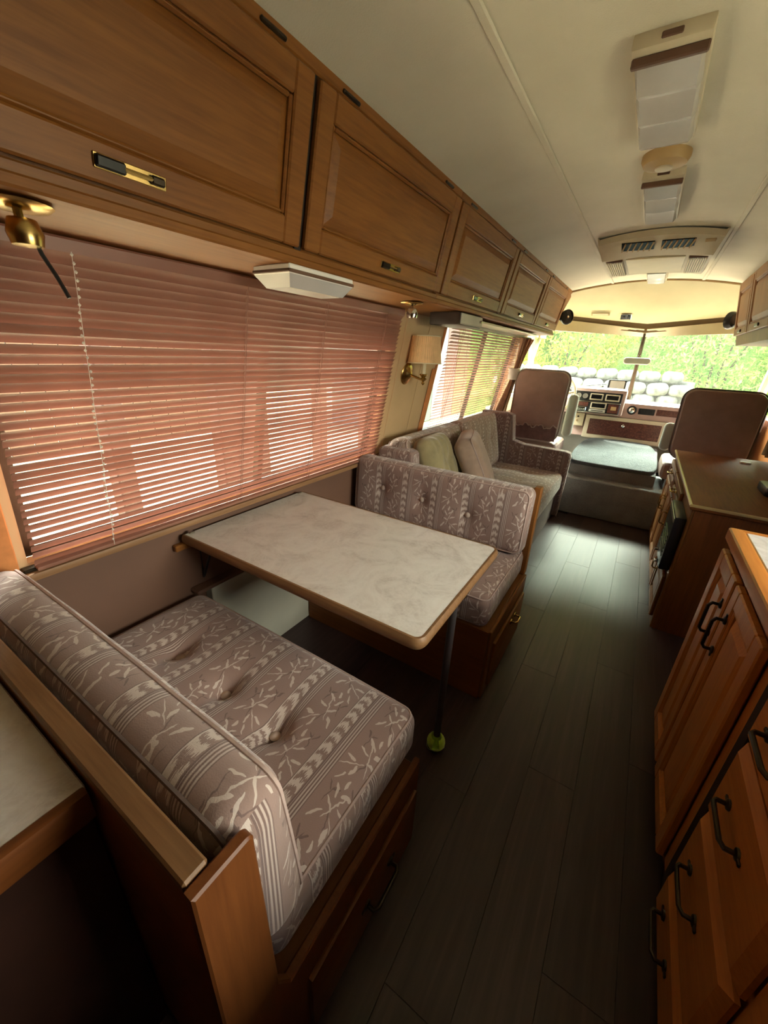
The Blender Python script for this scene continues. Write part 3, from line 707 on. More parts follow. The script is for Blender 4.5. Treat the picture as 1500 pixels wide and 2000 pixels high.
# ================================================================ CABINETRY
def panel_door(M, w_, h, parent, mats, name='door', th=.018, stile=.055, raised=True, sunk=False):
    """framed door in local u (width) x v (height), w outwards; returns the door object"""
    mv, mu, mp = mats
    m = MB(M)
    m.box((0, 0, 0), (stile, h, th), .004); m.box((w_ - stile, 0, 0), (w_, h, th), .004)
    m.box((stile, 0, 0), (w_ - stile, stile, th), .004); m.box((stile, h - stile, 0), (w_ - stile, h, th), .004)
    d = m.build(name, mv, parent)
    m = MB(M); s = stile; b = .016
    tb_in = (s, s, w_ - s, h - s)
    m.raw([(s, s, .004), (w_ - s, s, .004), (w_ - s, h - s, .004), (s, h - s, .004)], [(0, 1, 2, 3)])
    if raised:
        k = .028; g_ = .010
        P = [(s + g_, s + g_), (w_ - s - g_, s + g_), (w_ - s - g_, h - s - g_), (s + g_, h - s - g_)]
        Q = [(s + g_ + k, s + g_ + k), (w_ - s - g_ - k, s + g_ + k), (w_ - s - g_ - k, h - s - g_ - k), (s + g_ + k, h - s - g_ - k)]
        V = [(x, y, .005) for x, y in P] + [(x, y, th * .85) for x, y in Q]
        m.raw(V, [(4, 5, 6, 7)] + [(i, (i + 1) % 4, 4 + (i + 1) % 4, 4 + i) for i in range(4)])
    m.build('panel', mp, d, smooth=False)
    # moulding around the panel
    m = MB(M); q = .010
    for a in ((s, s, s + q, h - s), (w_ - s - q, s, w_ - s, h - s), (s + q, s, w_ - s - q, s + q), (s + q, h - s - q, w_ - s - q, h - s)):
        m.box((a[0], a[1], .002), (a[2], a[3], th * .8), .004)
    m.build('moulding', mu, d)
    return d
def bail_handle(M, parent, L=.10, mat=BRASS, plate=True):
    """bar pull along local u"""
    m = MB(M)
    m.tube([(-L / 2, 0, 0), (-L / 2, 0, .020), (-L / 2 + .010, -.002, .027), (L / 2 - .010, -.002, .027), (L / 2, 0, .020), (L / 2, 0, 0)], .0048, 8)
    for s in (-1, 1):
        m.lathe([(.012, 0), (.011, .004), (.006, .006), (.001, .006)], (s * L / 2, 0, 0), 10)
        m.box((s * (L / 2 + .012) - .010, -.005, 0), (s * (L / 2 + .012) + .010, .005, .004), .002)
    return m.build('handle', mat, parent)

# overhead cabinets on the left: front leans out towards the top
UV = (.203, 0, .979); UO = (-.885, 0, 1.570); UW = (.979, 0, -.203)
DW = .87
def overhead(name, label, ys, end_front):
    ya, yb = ys[0], ys[-1]
    t = thing(name, label, 'cabinet', (-1.02, (ya + yb) / 2, 1.54), 'overhead cabinets along the left wall')
    del t['group']
    F = frame(UO, (0, 1, 0), UV, UW)
    # carcass
    e0, e1 = (0, .25) if end_front else (0, 0)
    m = MB(); V = []
    for y0, dy in ((ya, 0), (yb, e1)):
        V += [(-1.150, y0, 1.560), (-.889, y0, 1.570), (-.802, y0 + dy, 1.958), (-1.06, y0 + dy, 1.905)]
    m.raw(V, [(0, 1, 2, 3), (7, 6, 5, 4), (0, 4, 5, 1), (1, 5, 6, 2), (2, 6, 7, 3), (3, 7, 4, 0)]); m.build('carcass', OAK['y'], t, smooth=False)
    m = MB(F); m.box((ya, .0, 0), (yb + e1 * .05, .022, .006), .003); m.box((ya, .366, 0), (yb + e1 * .9, .394, .010), .004); m.build('face_rail', OAK['y'], t)
    m = MB(); m.box((-.902, ya, 1.552), (-.868, yb, 1.573), .004); m.build('valance', OAK['y'], t)
    for y0 in ys[:-1]:
        m = MB(F); m.box((y0 - .012, .02, 0), (y0 + .012, .39, .004)); m.build('face_stile', DARKGAP if y0 != ya else OAK['z'], t)
    for i, y0 in enumerate(ys[:-1]):
        A = frame(Vector(UO) + Vector((0, y0 + .010, 0)) + .026 * Vector(UV) + .004 * Vector(UW), (0, 1, 0), UV, UW)
        d = panel_door(A, DW - .020, .336, t, (OAK['y'], OAK['y'], OAK['y']), stile=.058)
        H = frame(A @ Vector(((DW - .02) / 2, .030, .018)), (0, 1, 0), UV, UW)
        m = MB(H); m.box((-.062, -.011, 0), (.062, .011, .003), .0015); hp = m.build('handle', BRASS, d)
        m = MB(H); m.box((-.060, -.009, .003), (-.012, .009, .010), .003); m.build('latch', GLOSSBLK, d)
        m = MB(H); m.box((.030, -.007, .003), (.056, .007, .012), .003); m.build('latch_end', BRONZE, d)
        m = MB(H); m.tube([(-.014, 0, .006), (.034, 0, .008)], .004, 6); m.build('latch_bar', BRASS, d)
        for yy in (.12, DW - .14):
            m = MB(A); m.box((yy - .035, .345, .006), (yy + .035, .354, .0135), .003); m.build('hinge', BRONZE, d)
    return t
overhead('overhead_cabinet', 'honey oak overhead cabinet above the dinette window with large raised panel doors', [-.82, .05, .92, 1.79], False)
overhead('overhead_cabinet', 'honey oak overhead cabinet above the sofa with three framed doors', [1.79, 2.66, 3.53, 4.40], True)
# soffit board under the cabinets
m = MB(); m.raw([(-1.155, -.85, 1.540), (-.903, -.85, 1.554), (-.903, 4.38, 1.554), (-1.155, 4.38, 1.540), (-1.155, -.85, 1.558), (-.903, -.85, 1.568), (-.903, 4.38, 1.568), (-1.155, 4.38, 1.558)], [(3, 2, 1, 0), (4, 5, 6, 7), (0, 1, 5, 4), (1, 2, 6, 5), (2, 3, 7, 6), (3, 0, 4, 7)]); struct('trim_7', m, OAK['y'])

# right overhead cabinet by the passenger seat
t = thing('overhead_cabinet', 'pale oak overhead cabinet with narrow doors at the right edge beside the windshield', 'cabinet', (.78, 3.7, 1.50))
m = MB(); V = []
for y0, dy in ((2.40, 0), (4.28, .17)): V += [(.520, y0, 1.500), (1.02, y0, 1.500), (1.02, y0 + dy, 1.80), (.440, y0 + dy, 1.945)]
m.raw(V, [(0, 1, 2, 3), (7, 6, 5, 4), (0, 4, 5, 1), (1, 5, 6, 2), (2, 6, 7, 3), (3, 7, 4, 0)]); m.build('carcass', OAK['z'], t, smooth=False)
RU = Vector((-.177, 0, .9842)); RW = Vector((-.9842, 0, -.177)); RO = Vector((.520, 0, 1.500))
for y0, y1 in ((2.43, 3.08), (3.10, 3.75), (3.77, 4.29)):
    A = frame(RO + Vector((0, y1, 0)) + .07 * RU + .002 * RW, (0, -1, 0), RU, RW)
    d = panel_door(A, y1 - y0, .355, t, (OAK['z'], OAK['z'], OAK['z']), stile=.05)
    H = frame(A @ Vector(((y1 - y0) / 2, .026, .018)), (0, -1, 0), RU, RW)
    m = MB(H); m.box((-.05, -.010, 0), (.05, .010, .008), .003); m.build('handle', BRONZE, d)

# walnut cabinet on the right, behind the passenger seat
CY0, CY1, CX = 2.31, 3.80, .338
t = thing('low_cabinet', 'low walnut cabinet with drawers and dark top behind the passenger seat', 'cabinet', (.68, 3.05, 0))
m = MB(); m.box((CX + .012, CY0, .0), (1.02, CY1, .700)); m.build('body', WAL['z'], t, smooth=False)
m = MB(); m.box((CX - .014, CY0 - .014, .700), (1.02, CY1 + .01, .728), .008, 3); tp = m.build('top', WAL['y'], t)
m = MB(); m.tube([(CX - .012, CY1, .722), (CX - .012, CY0 - .012, .722), (1.02, CY0 - .012, .722)], .008, 8); m.build('edge_moulding', plain('honey_edge', (.62, .44, .17), .3, 0, .04), tp)
m = MB(); m.box((CX, CY0 + .002, 0), (CX + .012, CY1, .70), .002); m.build('face_frame', OAK['z'], t)
FX = lambda y, z, x=CX: frame((x, y, z), (0, -1, 0), (0, 0, 1), (-1, 0, 0))
for y0, y1, z0, z1, hor in ((2.72, 3.26, .55, .665, 1), (3.28, 3.76, .55, .665, 1), (2.72, 3.08, .05, .535, 0), (3.10, 3.42, .05, .535, 0), (3.44, 3.76, .05, .535, 0), (2.345, 2.69, .05, .30, 2)):
    d = panel_door(FX(y1, z0), y1 - y0, z1 - z0, t, (OAK['z'], OAK['z'], OAK['z']), 'drawer' if hor == 1 else 'door', stile=.038, raised=(hor != 1))
    if hor == 1: bail_handle(FX((y0 + y1) / 2, (z0 + z1) / 2, CX - .016), d, .07)
    elif hor == 0: bail_handle(frame((CX - .016, y0 + .03 if y0 > 3.2 else y1 - .03, .40), (0, 0, 1), (0, 1, 0), (-1, 0, 0)), d, .08)
    else: bail_handle(frame((CX - .016, y1 - .04, .24), (0, 0, 1), (0, 1, 0), (-1, 0, 0)), d, .07)
# black heater control box on its front
t2 = thing('wall_heater', 'black heater box mounted on the front of the walnut cabinet', 'heater', (CX - .03, 2.50, .33))
m = MB(); m.box((CX - .050, 2.345, .335), (CX, 2.68, .635), .010, 2); m.build('case', BLACK, t2)
for k in range(6):
    m = MB(); m.box((CX - .054, 2.37 , .40 + k * .022), (CX - .049, 2.60, .408 + k * .022), .001); m.build('louvre', GLOSSBLK, t2)
for zz in (.36, .38): 
    m = MB(); m.lathe([(.010, -.018), (.009, -.002), (.004, 0)], (CX - .052, 2.40 + (zz - .36) * 6, zz), 10, 'x'); m.build('knob', CHROME, t2)
m = MB(); m.box((CX - .052, 2.352, .60), (CX - .048, 2.673, .625), .002); m.build('steel_trim', STEEL, t2)
# things on the walnut cabinet
m = MB(); m.prism(rrect(.10, .06, .02), .729, .775, .008, 2)
o = MB(frame((.72, 2.80, 0), (0, 1, 0), (-1, 0, 0), (0, 0, 1))); o.prism(rrect(.10, .06, .02), .729, .775, .008, 2); m.bm.free()
tag(o.build('black_box', BLACK), 'small flat black box lying on the walnut cabinet top', 'box')
o = MB(frame((.715, 3.60, 0), (1, 0, 0), (0, 1, 0), (0, 0, 1))); o.prism(rrect(.03, .02, .008), .729, .742, .003); tag(o.build('white_box', WHITEP), 'tiny white box at the back of the walnut cabinet top', 'box')
# olive curtain by the passenger seat
rows = []
for z in (.735, 1.0, 1.3, 1.52): rows.append([(.955 - .05 * (z < 1.1) - .03 * math.sin(k * 1.35), 3.62 + .42 * k / 22 * (1.15 - .3 * (z - .75)), z) for k in range(23)])
m = MB(); m.sheet(rows, .004); tag(m.build('curtain', OLIVEC), 'gathered olive brown curtain hanging at the right wall', 'curtain')

# kitchen cabinet, front right
KX, KY1 = .362, 1.585
t = thing('kitchen_cabinet', 'orange oak kitchen cabinet with two tall doors and a drawer stack', 'cabinet', (.68, .6, 0))
m = MB(); m.box((KX + .012, -.9, .05), (XR - .01, KY1, .828)); m.build('carcass', OAKR['z'], t, smooth=False)
m = MB(); m.box((KX + .05, -.9, 0), (XR - .01, KY1 - .01, .05)); m.build('toe_kick', DARKGAP, t, smooth=False)
m = MB()
for a in ((1.545, .05, 1.585, .828), (1.312, .05, 1.332, .828), (.955, .05, 1.000, .828), (.895, .05, .910, .828), (.525, .05, .552, .828), (-.9, .808, 1.585, .828), (-.9, .05, 1.585, .068)):
    m.box((KX, a[0], a[1]), (KX + .013, a[2], a[3]), .001)
m.build('face_frame', OAKR['z'], t)
m = MB(); m.box((KX - .004, .918, .055), (KX + .013, .952, .80)); m.build('shadow_gap', DARKGAP, t)
KF = lambda y, z: frame((KX - .002, y, z), (0, -1, 0), (0, 0, 1), (-1, 0, 0))
for y0, y1, hy in ((1.325, 1.575, 1.352), (1.000, 1.305, 1.262)):
    d = panel_door(KF(y1, .066), y1 - y0, .735, t, (OAKR['z'], OAKR['z'], OAKR['z']), stile=.052, th=.02)
    bail_handle(frame((KX - .022, hy, .655), (0, 0, 1), (0, 1, 0), (-1, 0, 0)), d, .10, BRONZE)
for y0, y1 in ((.555, .893), (.19, .525), (-.18, .16)):
    for z0, z1 in ((.066, .192), (.210, .420), (.438, .640), (.658, .800)):
        m = MB(KF(y1, z0)); w_, h = y1 - y0, z1 - z0
        V = [(0, 0, 0), (w_, 0, 0), (w_, h, 0), (0, h, 0), (0, 0, .008), (w_, 0, .008), (w_, h, .008), (0, h, .008), (.020, .016, .022), (w_ - .020, .016, .022), (w_ - .020, h - .016, .022), (.020, h - .016, .022)]
        m.raw(V, [(3, 2, 1, 0), (0, 1, 5, 4), (1, 2, 6, 5), (2, 3, 7, 6), (3, 0, 4, 7), (4, 5, 9, 8), (5, 6, 10, 9), (6, 7, 11, 10), (7, 4, 8, 11), (8, 9, 10, 11)])
        d = m.build('drawer', OAKR['y'], t, smooth=False)
        bail_handle(frame((KX - .024, (y0 + y1) / 2 + .03, (z0 + z1) / 2 + .01), (0, 1, 0), (0, 0, -1), (-1, 0, 0)), d, .10, BRONZE)
# counter top with oak edge, and a steel sink let into it
t = thing('kitchen_counter', 'grey laminate kitchen counter top with rounded oak edge', 'counter', (.68, .6, .828))
m = MB(); m.box((KX + .018, -.9, .830), (XR - .01, 1.568, .868), .002); m.build('laminate_top', LAM, t)
m = MB(); m.box((KX - .024, -.9, .828), (KX + .018, 1.592, .870), .010, 3); m.box((KX + .0, 1.562, .828), (XR - .01, 1.592, .870), .010, 3); m.build('edge_band', OAKR['y'], t)
t = thing('kitchen_sink', 'brushed steel sink rim at the far end of the grey counter', 'sink', (.70, 1.2, .868))
m = MB(); 
for a in ((.435, .86, .455, 1.46), (.975, .86, .995, 1.46), (.455, .86, .975, .88), (.455, 1.44, .975, 1.46), (.70, .88, .72, 1.44)): m.box((a[0], a[1], .868), (a[2], a[3], .876), .003)
m.build('rim', STEEL, t)
m = MB(); m.box((.455, .88, .8685), (.70, 1.44, .870)); m.box((.72, .88, .8685), (.975, 1.44, .870)); m.build('basin', plain('dull_steel', (.30, .33, .25), .35, .8), t)

# ================================================================ DINETTE
BX = -.285
def bench_front(t, y0, y1, z1, door=True):
    A = frame((BX, y1 - .03, .045), (0, -1, 0), (0, 0, 1), (1, 0, 0))
    A = frame((BX, y0 + .03, .05), (0, 1, 0), (0, 0, 1), (1, 0, 0))
    m = MB(A); w_, h = y1 - y0 - .06, z1 - .135
    m.box((0, 0, 0), (w_, h, .016), .006, 2); d = m.build('door', OAK['y'], t)
    return A, d, w_, h
# near bench
t = thing('dinette_bench', 'oak dinette bench base nearest the camera with a tall back panel', 'bench', (-.78, .40, 0))
m = MB(); m.box((-1.235, .122, 0), (BX, .672, .330), .004); m.build('base', SHADED_OAK['y'], t)
m = MB(); m.box((-1.27, .098, 0), (BX - .001, .120, .795)); m.build('back_panel', WAL['x'], t, smooth=False)
m = MB(); m.box((-1.27, .094, .795), (BX - .001, .124, .815), .003); m.build('cap_rail', EDGEW, t)
m = MB(frame((BX, 0, 0), (0, 1, 0), (0, 0, 1), (1, 0, 0)))
pts = [(.092, 0), (.680, 0), (.680, .345), (.205, .345), (.182, .40), (.172, .79)] + [(.160 + .012 * math.cos(a * PI / 10), .798 + .012 * math.sin(a * PI / 10)) for a in range(0, 6)] + [(.092, .812)]
m.prism(pts, 0, .018, .003); m.build('end_panel', SHADED_OAK['z'], t)
m = MB(); m.box((BX + .018, .24, .06), (BX + .030, .655, .26), .005, 2); d = m.build('drawer', SHADED_OAK['y'], t)
bail_handle(frame((BX + .030, .47, .17), (0, 1, 0), (0, 0, -1), (1, 0, 0)), d, .10, BRONZE)
# far bench
t = thing('dinette_bench', 'oak dinette bench base on the far side of the table with a small door', 'bench', (-.78, 1.56, 0))
m = MB(); m.box((-1.235, 1.296, 0), (BX, 1.838, .345), .003); m.build('base', OAK['y'], t)
m = MB(); m.box((-1.234, 1.2895, .0), (BX, 1.2958, .344)); m.build('front_board', WAL['x'], t)
m = MB(); m.box((-1.26, 1.838, 0), (BX - .004, 1.862, .785)); m.build('back_panel', OAK['x'], t)
m = MB(); m.box((BX - .03, 1.822, .345), (BX + .002, 1.866, .800), .004); m.build('post', OAK['z'], t)
m = MB(); m.box((BX, 1.296, 0), (BX + .012, 1.838, .345), .003); m.build('side_frame', OAK['y'], t)
A = frame((BX + .012, 1.335, .045), (0, 1, 0), (0, 0, 1), (1, 0, 0)); m = MB(A); m.box((0, 0, 0), (.46, .225, .014), .007, 2); d = m.build('door', OAK['y'], t)
bail_handle(frame((BX + .026, 1.60, .235), (0, 1, 0), (0, 0, -1), (1, 0, 0)), d, .06, BRASS)
# cushions
ZU = ((1, 0, 0), (0, 1, 0), (0, 0, 1))
make_cushion('seat_cushion', 'buttoned mauve striped seat cushion of the near dinette bench', frame((-.775, .458, .398), *ZU), .475, .262, .066, .035, FAB_SEAT,
             [(-.245, .03), (-.005, .015), (.20, .005)] , .034, .062, .062, 'seat cushions of the dinette', nu=44, nv=28)
make_cushion('seat_cushion', 'mauve striped seat cushion of the far dinette bench', frame((-.775, 1.560, .412), *ZU), .475, .272, .066, .035, FAB_SEAT,
             [(-.20, -.02), (.09, -.02)], .022, .035, .055, 'seat cushions of the dinette', nu=44, nv=24)
ln = .10
make_cushion('back_cushion', 'plump brown striped back cushion leaning on the near bench back', frame((-.765, .207, .635), (-1, 0, 0), (0, -ln, 1), (0, 1, ln)), .485, .178, .055, .050, FAB_BACK,
             [(-.22, 0), (.05, 0), (.28, 0)], .016, .024, .05, 'back cushions of the dinette', nu=40, nv=16)
make_cushion('back_cushion', 'buttoned mauve striped back cushion facing the camera across the table', frame((-.775, 1.765, .648), (1, 0, 0), (0, .06, 1), (0, -1, .06)), .478, .160, .058, .040, FAB_BACK,
             [(-.29, .01), (-.05, .0), (.20, -.02)], .020, .026, .05, 'back cushions of the dinette', nu=40, nv=18)
for o in list(bpy.data.objects):
    if o.get('group') in ('seat cushions of the dinette', 'back cushions of the dinette'): pass
# dark welt strip behind the near back cushion
# table
TZ = .71
t = thing('dinette_table', 'grey laminate dinette table with rounded oak edge fixed to the wall', 'table', (-.78, .99, 0))
TX0, TX1, TY0, TY1 = -1.262, -.302, .690, 1.300
def tab(x0, x1, y0, y1, r): 
    pts = [(x0, y0)]
    for k in range(6): a = -PI / 2 + k * PI / 10; pts.append((x1 - r + r * math.cos(a), y0 + r + r * math.sin(a)))
    for k in range(6): a = k * PI / 10; pts.append((x1 - r + r * math.cos(a), y1 - r + r * math.sin(a)))
    return pts + [(x0, y1)]
m = MB(); m.prism(tab(TX0, TX1 - .006, TY0 + .006, TY1 - .006, .026), TZ - .030, TZ); m.build('laminate_top', LAM, t, smooth=False)
ed = tab(TX0, TX1, TY0, TY1, .03)
m = MB(); 
ring = []
for x, y in ed: ring.append((x, y))
secs = [(-.010, .0005), (-.003, .001), (.002, -.006), (.004, -.015), (.002, -.026), (-.004, -.034), (-.014, -.034), (-.014, .0)]
rows = []
for i, (x, y) in enumerate(ring):
    a = Vector(ring[max(i - 1, 0)]); b = Vector(ring[min(i + 1, len(ring) - 1)]); d = (b - a).normalized(); nrm = Vector((d.y, -d.x))
    rows.append([(x + nrm.x * s, y + nrm.y * s, TZ + zz) for s, zz in secs])
m.sheet(rows); m.build('edge_band', EDGEW, t, angle=50)
m = MB(); m.tube([(-.335, .985, .068), (-.335, .985, TZ - .03)], .0125, 12); lg = m.build('leg', POLE, t)
m = MB(); m.lathe([(.035, TZ - .036), (.035, TZ - .031)], (-.335, .985, 0), 14); m.build('leg_plate', BRONZE, lg)
m = MB(); m.box((XL + .001, .66, TZ - .058), (XL + .024, 1.33, TZ - .034), .003); m.build('wall_cleat', OAK['y'], t)
m = MB(); m.tube([(XL + .004, .76, TZ - .06), (XL + .004, .76, .50), (XL + .09, .76, TZ - .045)], .006, 6); m.tube([(XL + .004, 1.24, TZ - .06), (XL + .004, 1.24, .50), (XL + .09, 1.24, TZ - .045)], .006, 6); m.build('wall_bracket', BLACK, t)
for yy in (.72, 1.27):
    m = MB(); m.box((XL + .022, yy - .010, TZ - .005), (XL + .040, yy + .010, TZ + .006), .002); m.build('hinge_clip', CHROME, t)
# tennis ball cut open and pushed over the foot of the leg
tb_ = thing('tennis_ball', 'bright green tennis ball cut open around the foot of the table leg', 'ball', (-.335, .985, 0))
m = MB(); R_ = .0335
rows = []
for i in range(15):
    th = PI - PI * (.0 + .80 * i / 14)
    rows.append([(-.335 + R_ * math.sin(th) * math.cos(k * PI / 16), .985 + R_ * math.sin(th) * math.sin(k * PI / 16), R_ + R_ * math.cos(th)) for k in range(33)])
cut = []
tb = bmesh.new()
V = [[tb.verts.new(p) for p in r] for r in rows]
for i in range(14):
    for k in range(32):
        ang = (k + .5) * PI / 16
        if i >= 8 and abs((ang - 5.15 + PI) % (2 * PI) - PI) < .42: continue
        tb.faces.new((V[i][k], V[i][k + 1], V[i + 1][k + 1], V[i + 1][k]))
bmesh.ops.remove_doubles(tb, verts=tb.verts, dist=1e-5); bmesh.ops.recalc_face_normals(tb, faces=tb.faces)
bmesh.ops.solidify(tb, geom=tb.faces[:], thickness=.004); m._add(tb)
FELT = plain('green_felt', (.56, .80, .04), .95, 0, .1, 60, .5, Sheen_Weight=.4); m.build('felt_shell', FELT, tb_)
SEAM = plain('ball_seam', (.60, .66, .35), .8)
m = MB(); m.tube([(-.335 + (R_ + .0008) * math.sin(1.9) * math.cos(a * PI / 16), .985 + (R_ + .0008) * math.sin(1.9) * math.sin(a * PI / 16), R_ + R_ * math.cos(1.9 + .3 * math.sin(a * PI / 8))) for a in range(32)], .0009, 5, True); m.build('seam', SEAM, tb_)

# counter beside the near bench (lower left corner)
t = thing('side_counter', 'grey laminate counter with oak edge behind the near bench back', 'counter', (-.9, -.4, 0))
m = MB(); m.box((XL + .05, -1.2, .735), (-.532, .094, .764), .002); m.build('laminate_top', LAM, t)
m = MB(); m.box((-.534, -1.2, .712), (-.515, .093, .766), .006, 2); m.build('edge_band', SHADED_OAK['y'], t)
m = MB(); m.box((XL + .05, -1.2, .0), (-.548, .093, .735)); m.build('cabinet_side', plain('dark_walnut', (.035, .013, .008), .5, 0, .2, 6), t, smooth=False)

# ================================================================ SOFA
t = thing('sofa', 'tufted tan and mauve striped sofa along the left wall behind the dinette', 'sofa', (-.82, 2.8, 0))
m = MB(); m.box((-1.22, 1.88, 0), (-.445, 3.76, .27), .01); m.build('base', DKCLOTH, t)
SB = [(-.45 + .30 * i, v) for i in range(4) for v in (-.17, .13)]
make_cushion('seat', '', frame((-.80, 2.77, .345), (0, -1, 0), (1, 0, 0), (0, 0, 1)), .875, .385, .085, .05, FAB_SOFA, [(-.65 + .26 * i, v) for i in range(6) for v in (-.12, .14)], .02, .022, .05, parent=t, nu=56, nv=24, rb=.010)
for y0, y1 in ((1.93, 2.74), (2.76, 3.57)):
    make_cushion('backrest', '', frame((-1.085, (y0 + y1) / 2, .655), (0, -1, 0), (-.22, 0, .975), (.975, 0, .22)), (y1 - y0) / 2, .235, .075, .06, FAB_SOFA, [(-.2, .02), (.06, .02), (.28, .02)], .025, .035, .05, parent=t, nu=32, nv=18, rb=.010)
def sofa_arm(y0, y1, wing):
    m = MB(frame((0, y0, 0), (1, 0, 0), (0, 0, 1), (0, -1, 0)))
    pts = [(-1.22, .02), (-.405, .02), (-.395, .56), (-.405, .595), (-.44, .605), (-.80, .615)] + ([(-.90, .64), (-.935, .86), (-.98, .875)] if wing else []) + [(-1.22, .875 if wing else .62)]
    m.prism(pts, -(y1 - y0), 0, .022, 3); a = m.build('arm', FAB_ARM, t, angle=60)
    m = MB(frame((0, y0, 0), (1, 0, 0), (0, 0, 1), (0, -1, 0))); m.tube([(p[0] + (.004 if p[0] > -.42 else 0), p[1] + .002, -.006) for p in pts[1:-1]], .005, 6); m.build('piping', PIPE, a)
sofa_arm(3.64, 3.77, True)
sofa_arm(1.885, 1.93, False)
# bolster on the near end
m = MB(); m.box((-1.215, 1.875, .785 - .16), (-.98, 2.02, .838), .03, 3); m.build('headrest', FAB_ARM, t)
# pillows
make_cushion('throw_pillow', 'plain tan velvet throw pillow leaning on the middle of the sofa', frame((-.845, 2.52, .655), (.30, -.95, .0), (-.42, -.12, .90), (.86, .28, .42)), .225, .225, .066, .062, PILW, [], .035, 0, piping=True, bottom=False, nu=20, nv=20, cat='pillow')
f = cush_def(.20, .17, .05, .05, [(.02, .0)], .03, .08)
t2 = thing('throw_pillow', 'crumpled olive velvet pillow squeezed behind the dinette back', 'pillow', (-.98, 2.16, .60))
m = MB(frame((-.965, 2.15, .735), (.15, -.98, .05), (-.38, -.05, .92), (.91, .15, .38))); cushion(m, .20, .165, .05, .048, lambda u, v, q: f(u, v, q) + .008 * math.sin(u * 60 + 2.5 * math.sin(v * 18)) * max(0, 1 - (u / .2) ** 2), 30, 16); m.build('cover', OLIVE, t2, angle=70)

# ================================================================ BLINDS
def blind(label, yr, tilt, cords, seed, bead=None):
    rnd = random.Random(seed); ya, yb = yr; L = yb - ya
    P = lambda y, t_, q: LW @ Vector((y, t_, q))
    base = P((ya + yb) / 2, .02, .035)
    t = thing('venetian_blind', label, 'blind', base)
    m = MB(LW); m.box((ya, .768, .018), (yb, .800, .050), .004); m.build('headrail', SLAT, t)
    m = MB(LW); m.box((ya, .016, .022), (yb, .028, .048), .004, 2); m.build('bottom_rail', SLAT, t)
    n = 36; first = None
    for i in range(n):
        tt = .040 + (.757 - .040) * i / (n - 1)
        c = P((ya + yb) / 2, tt, .036)
        if first is None:
            m = MB(); W_ = .0125; pts = []
            for k in range(7): q = -1 + 2 * k / 6; pts.append((q * W_, .0026 * (1 - q * q)))
            up = [(x, z) for x, z in pts]; lo = [(x, z - .0007) for x, z in pts][::-1]
            prof = up + lo; V = [(x, s * L / 2, z) for s in (-1, 1) for x, z in prof]; k = len(prof)
            F = [tuple(range(k))[::-1], tuple(range(k, 2 * k))] + [(j, (j + 1) % k, k + (j + 1) % k, k + j) for j in range(k)]
            m.raw(V, F); m.M = Matrix.Identity(4)
            bmesh.ops.translate(m.bm, vec=ORG[t.name], verts=m.bm.verts)
            first = m.build('slat', SLAT, t, angle=50); o = first
        else:
            o = first.copy(); COL.objects.link(o); o.parent = t
        o.location = c - ORG[t.name]
        tl = tilt + rnd.gauss(0, 1.6)
        o.rotation_euler = (rnd.gauss(0, .0012), -math.radians(tl), rnd.gauss(0, .001))
    for y in cords:
        m = MB()
        for q in (.022, .052): m.tube([P(y, .028, q), P(y, .775, q)], .0010, 5)
        m.tube([P(y + .006, .028, .037), P(y + .006, .775, .037)], .0010, 5); m.build('ladder_cord', CORD, t)
    if bead is not None:
        m = MB()
        for k in range(46):
            p = P(bead + .004 * math.sin(k * .5), .77 - k * .016, .060)
            m.lathe([(.001, -.0035), (.0034, 0), (.001, .0035)], p, 6)
        m.tube([P(bead, .775, .060), P(bead, .03, .060)], .0007, 5)
        o = m.build('bead_chain', BEADS, t); o['kind'] = 'stuff'
    return t
blind('large mauve venetian blind behind the dinette table', (W1[0] + .005, W1[1] - .005), 53, [.93, 1.31, 1.74], 3, .462)
blind('sunlit mauve venetian blind behind the sofa', (W2[0] + .02, W2[1] - .02), 26, [2.72, 3.06, 3.42, 3.80, 4.06], 5)

# ================================================================ LAMPS AND FITTINGS
# brass sconce on the wall between the blinds
c0 = LW @ Vector((2.13, .475, 0)); Wn = Vector(UW) * 0 + Vector((.9836, 0, -.1805))
t = thing('wall_sconce', 'brass wall sconce with pleated cream shade between the two blinds', 'lamp', c0)
SF = frame(c0, (0, 1, 0), (.1805, 0, .9836), Wn)
m = MB(SF); m.lathe([(.060, 0), (.062, .006), (.055, .012), (.045, .014), (.030, .022), (.014, .034), (.001, .036)], (0, 0, 0), 28); m.build('back_plate', BRASS, t)
a1 = SF @ Vector((.0, -.0, .03)); top = Vector((-1.10, 2.16, 1.195))
m = MB(); m.tube([a1, a1 + Vector((.035, .01, -.012)), Vector((-1.105, 2.155, 1.20)), Vector((-1.10, 2.16, 1.222))], .0075, 8); m.lathe([(.001, -.045), (.010, -.035), (.006, -.025), (.022, -.010), (.010, .0), (.024, .012), (.022, .018), (.010, .018)], (-1.10, 2.16, 1.215), 16); m.build('arm', BRASS, t)
m = MB(); m.lathe([(.012, 0), (.012, .09), (.008, .10), (.001, .10)], (-1.10, 2.16, 1.23), 12); m.build('candle_sleeve', CREAM, t)
SHADE = plain('pleated_shade', (.78, .50, .26), .8, 0, .04, 30)
m = MB(); tb = bmesh.new(); n = 96
def ringv(z, r): return [tb.verts.new((-1.10 + (r + (.0022 if k % 2 else 0)) * math.cos(2 * PI * k / n), 2.16 + (r + (.0022 if k % 2 else 0)) * math.sin(2 * PI * k / n), z)) for k in range(n)]
Ra, Rb = ringv(1.292, .094), ringv(1.435, .078)
for k in range(n): tb.faces.new((Ra[k], Ra[(k + 1) % n], Rb[(k + 1) % n], Rb[k]))
bmesh.ops.recalc_face_normals(tb, faces=tb.faces); bmesh.ops.solidify(tb, geom=tb.faces[:], thickness=.0015); m._add(tb); sh = m.build('lamp_shade', SHADE, t, angle=10)
m = MB()
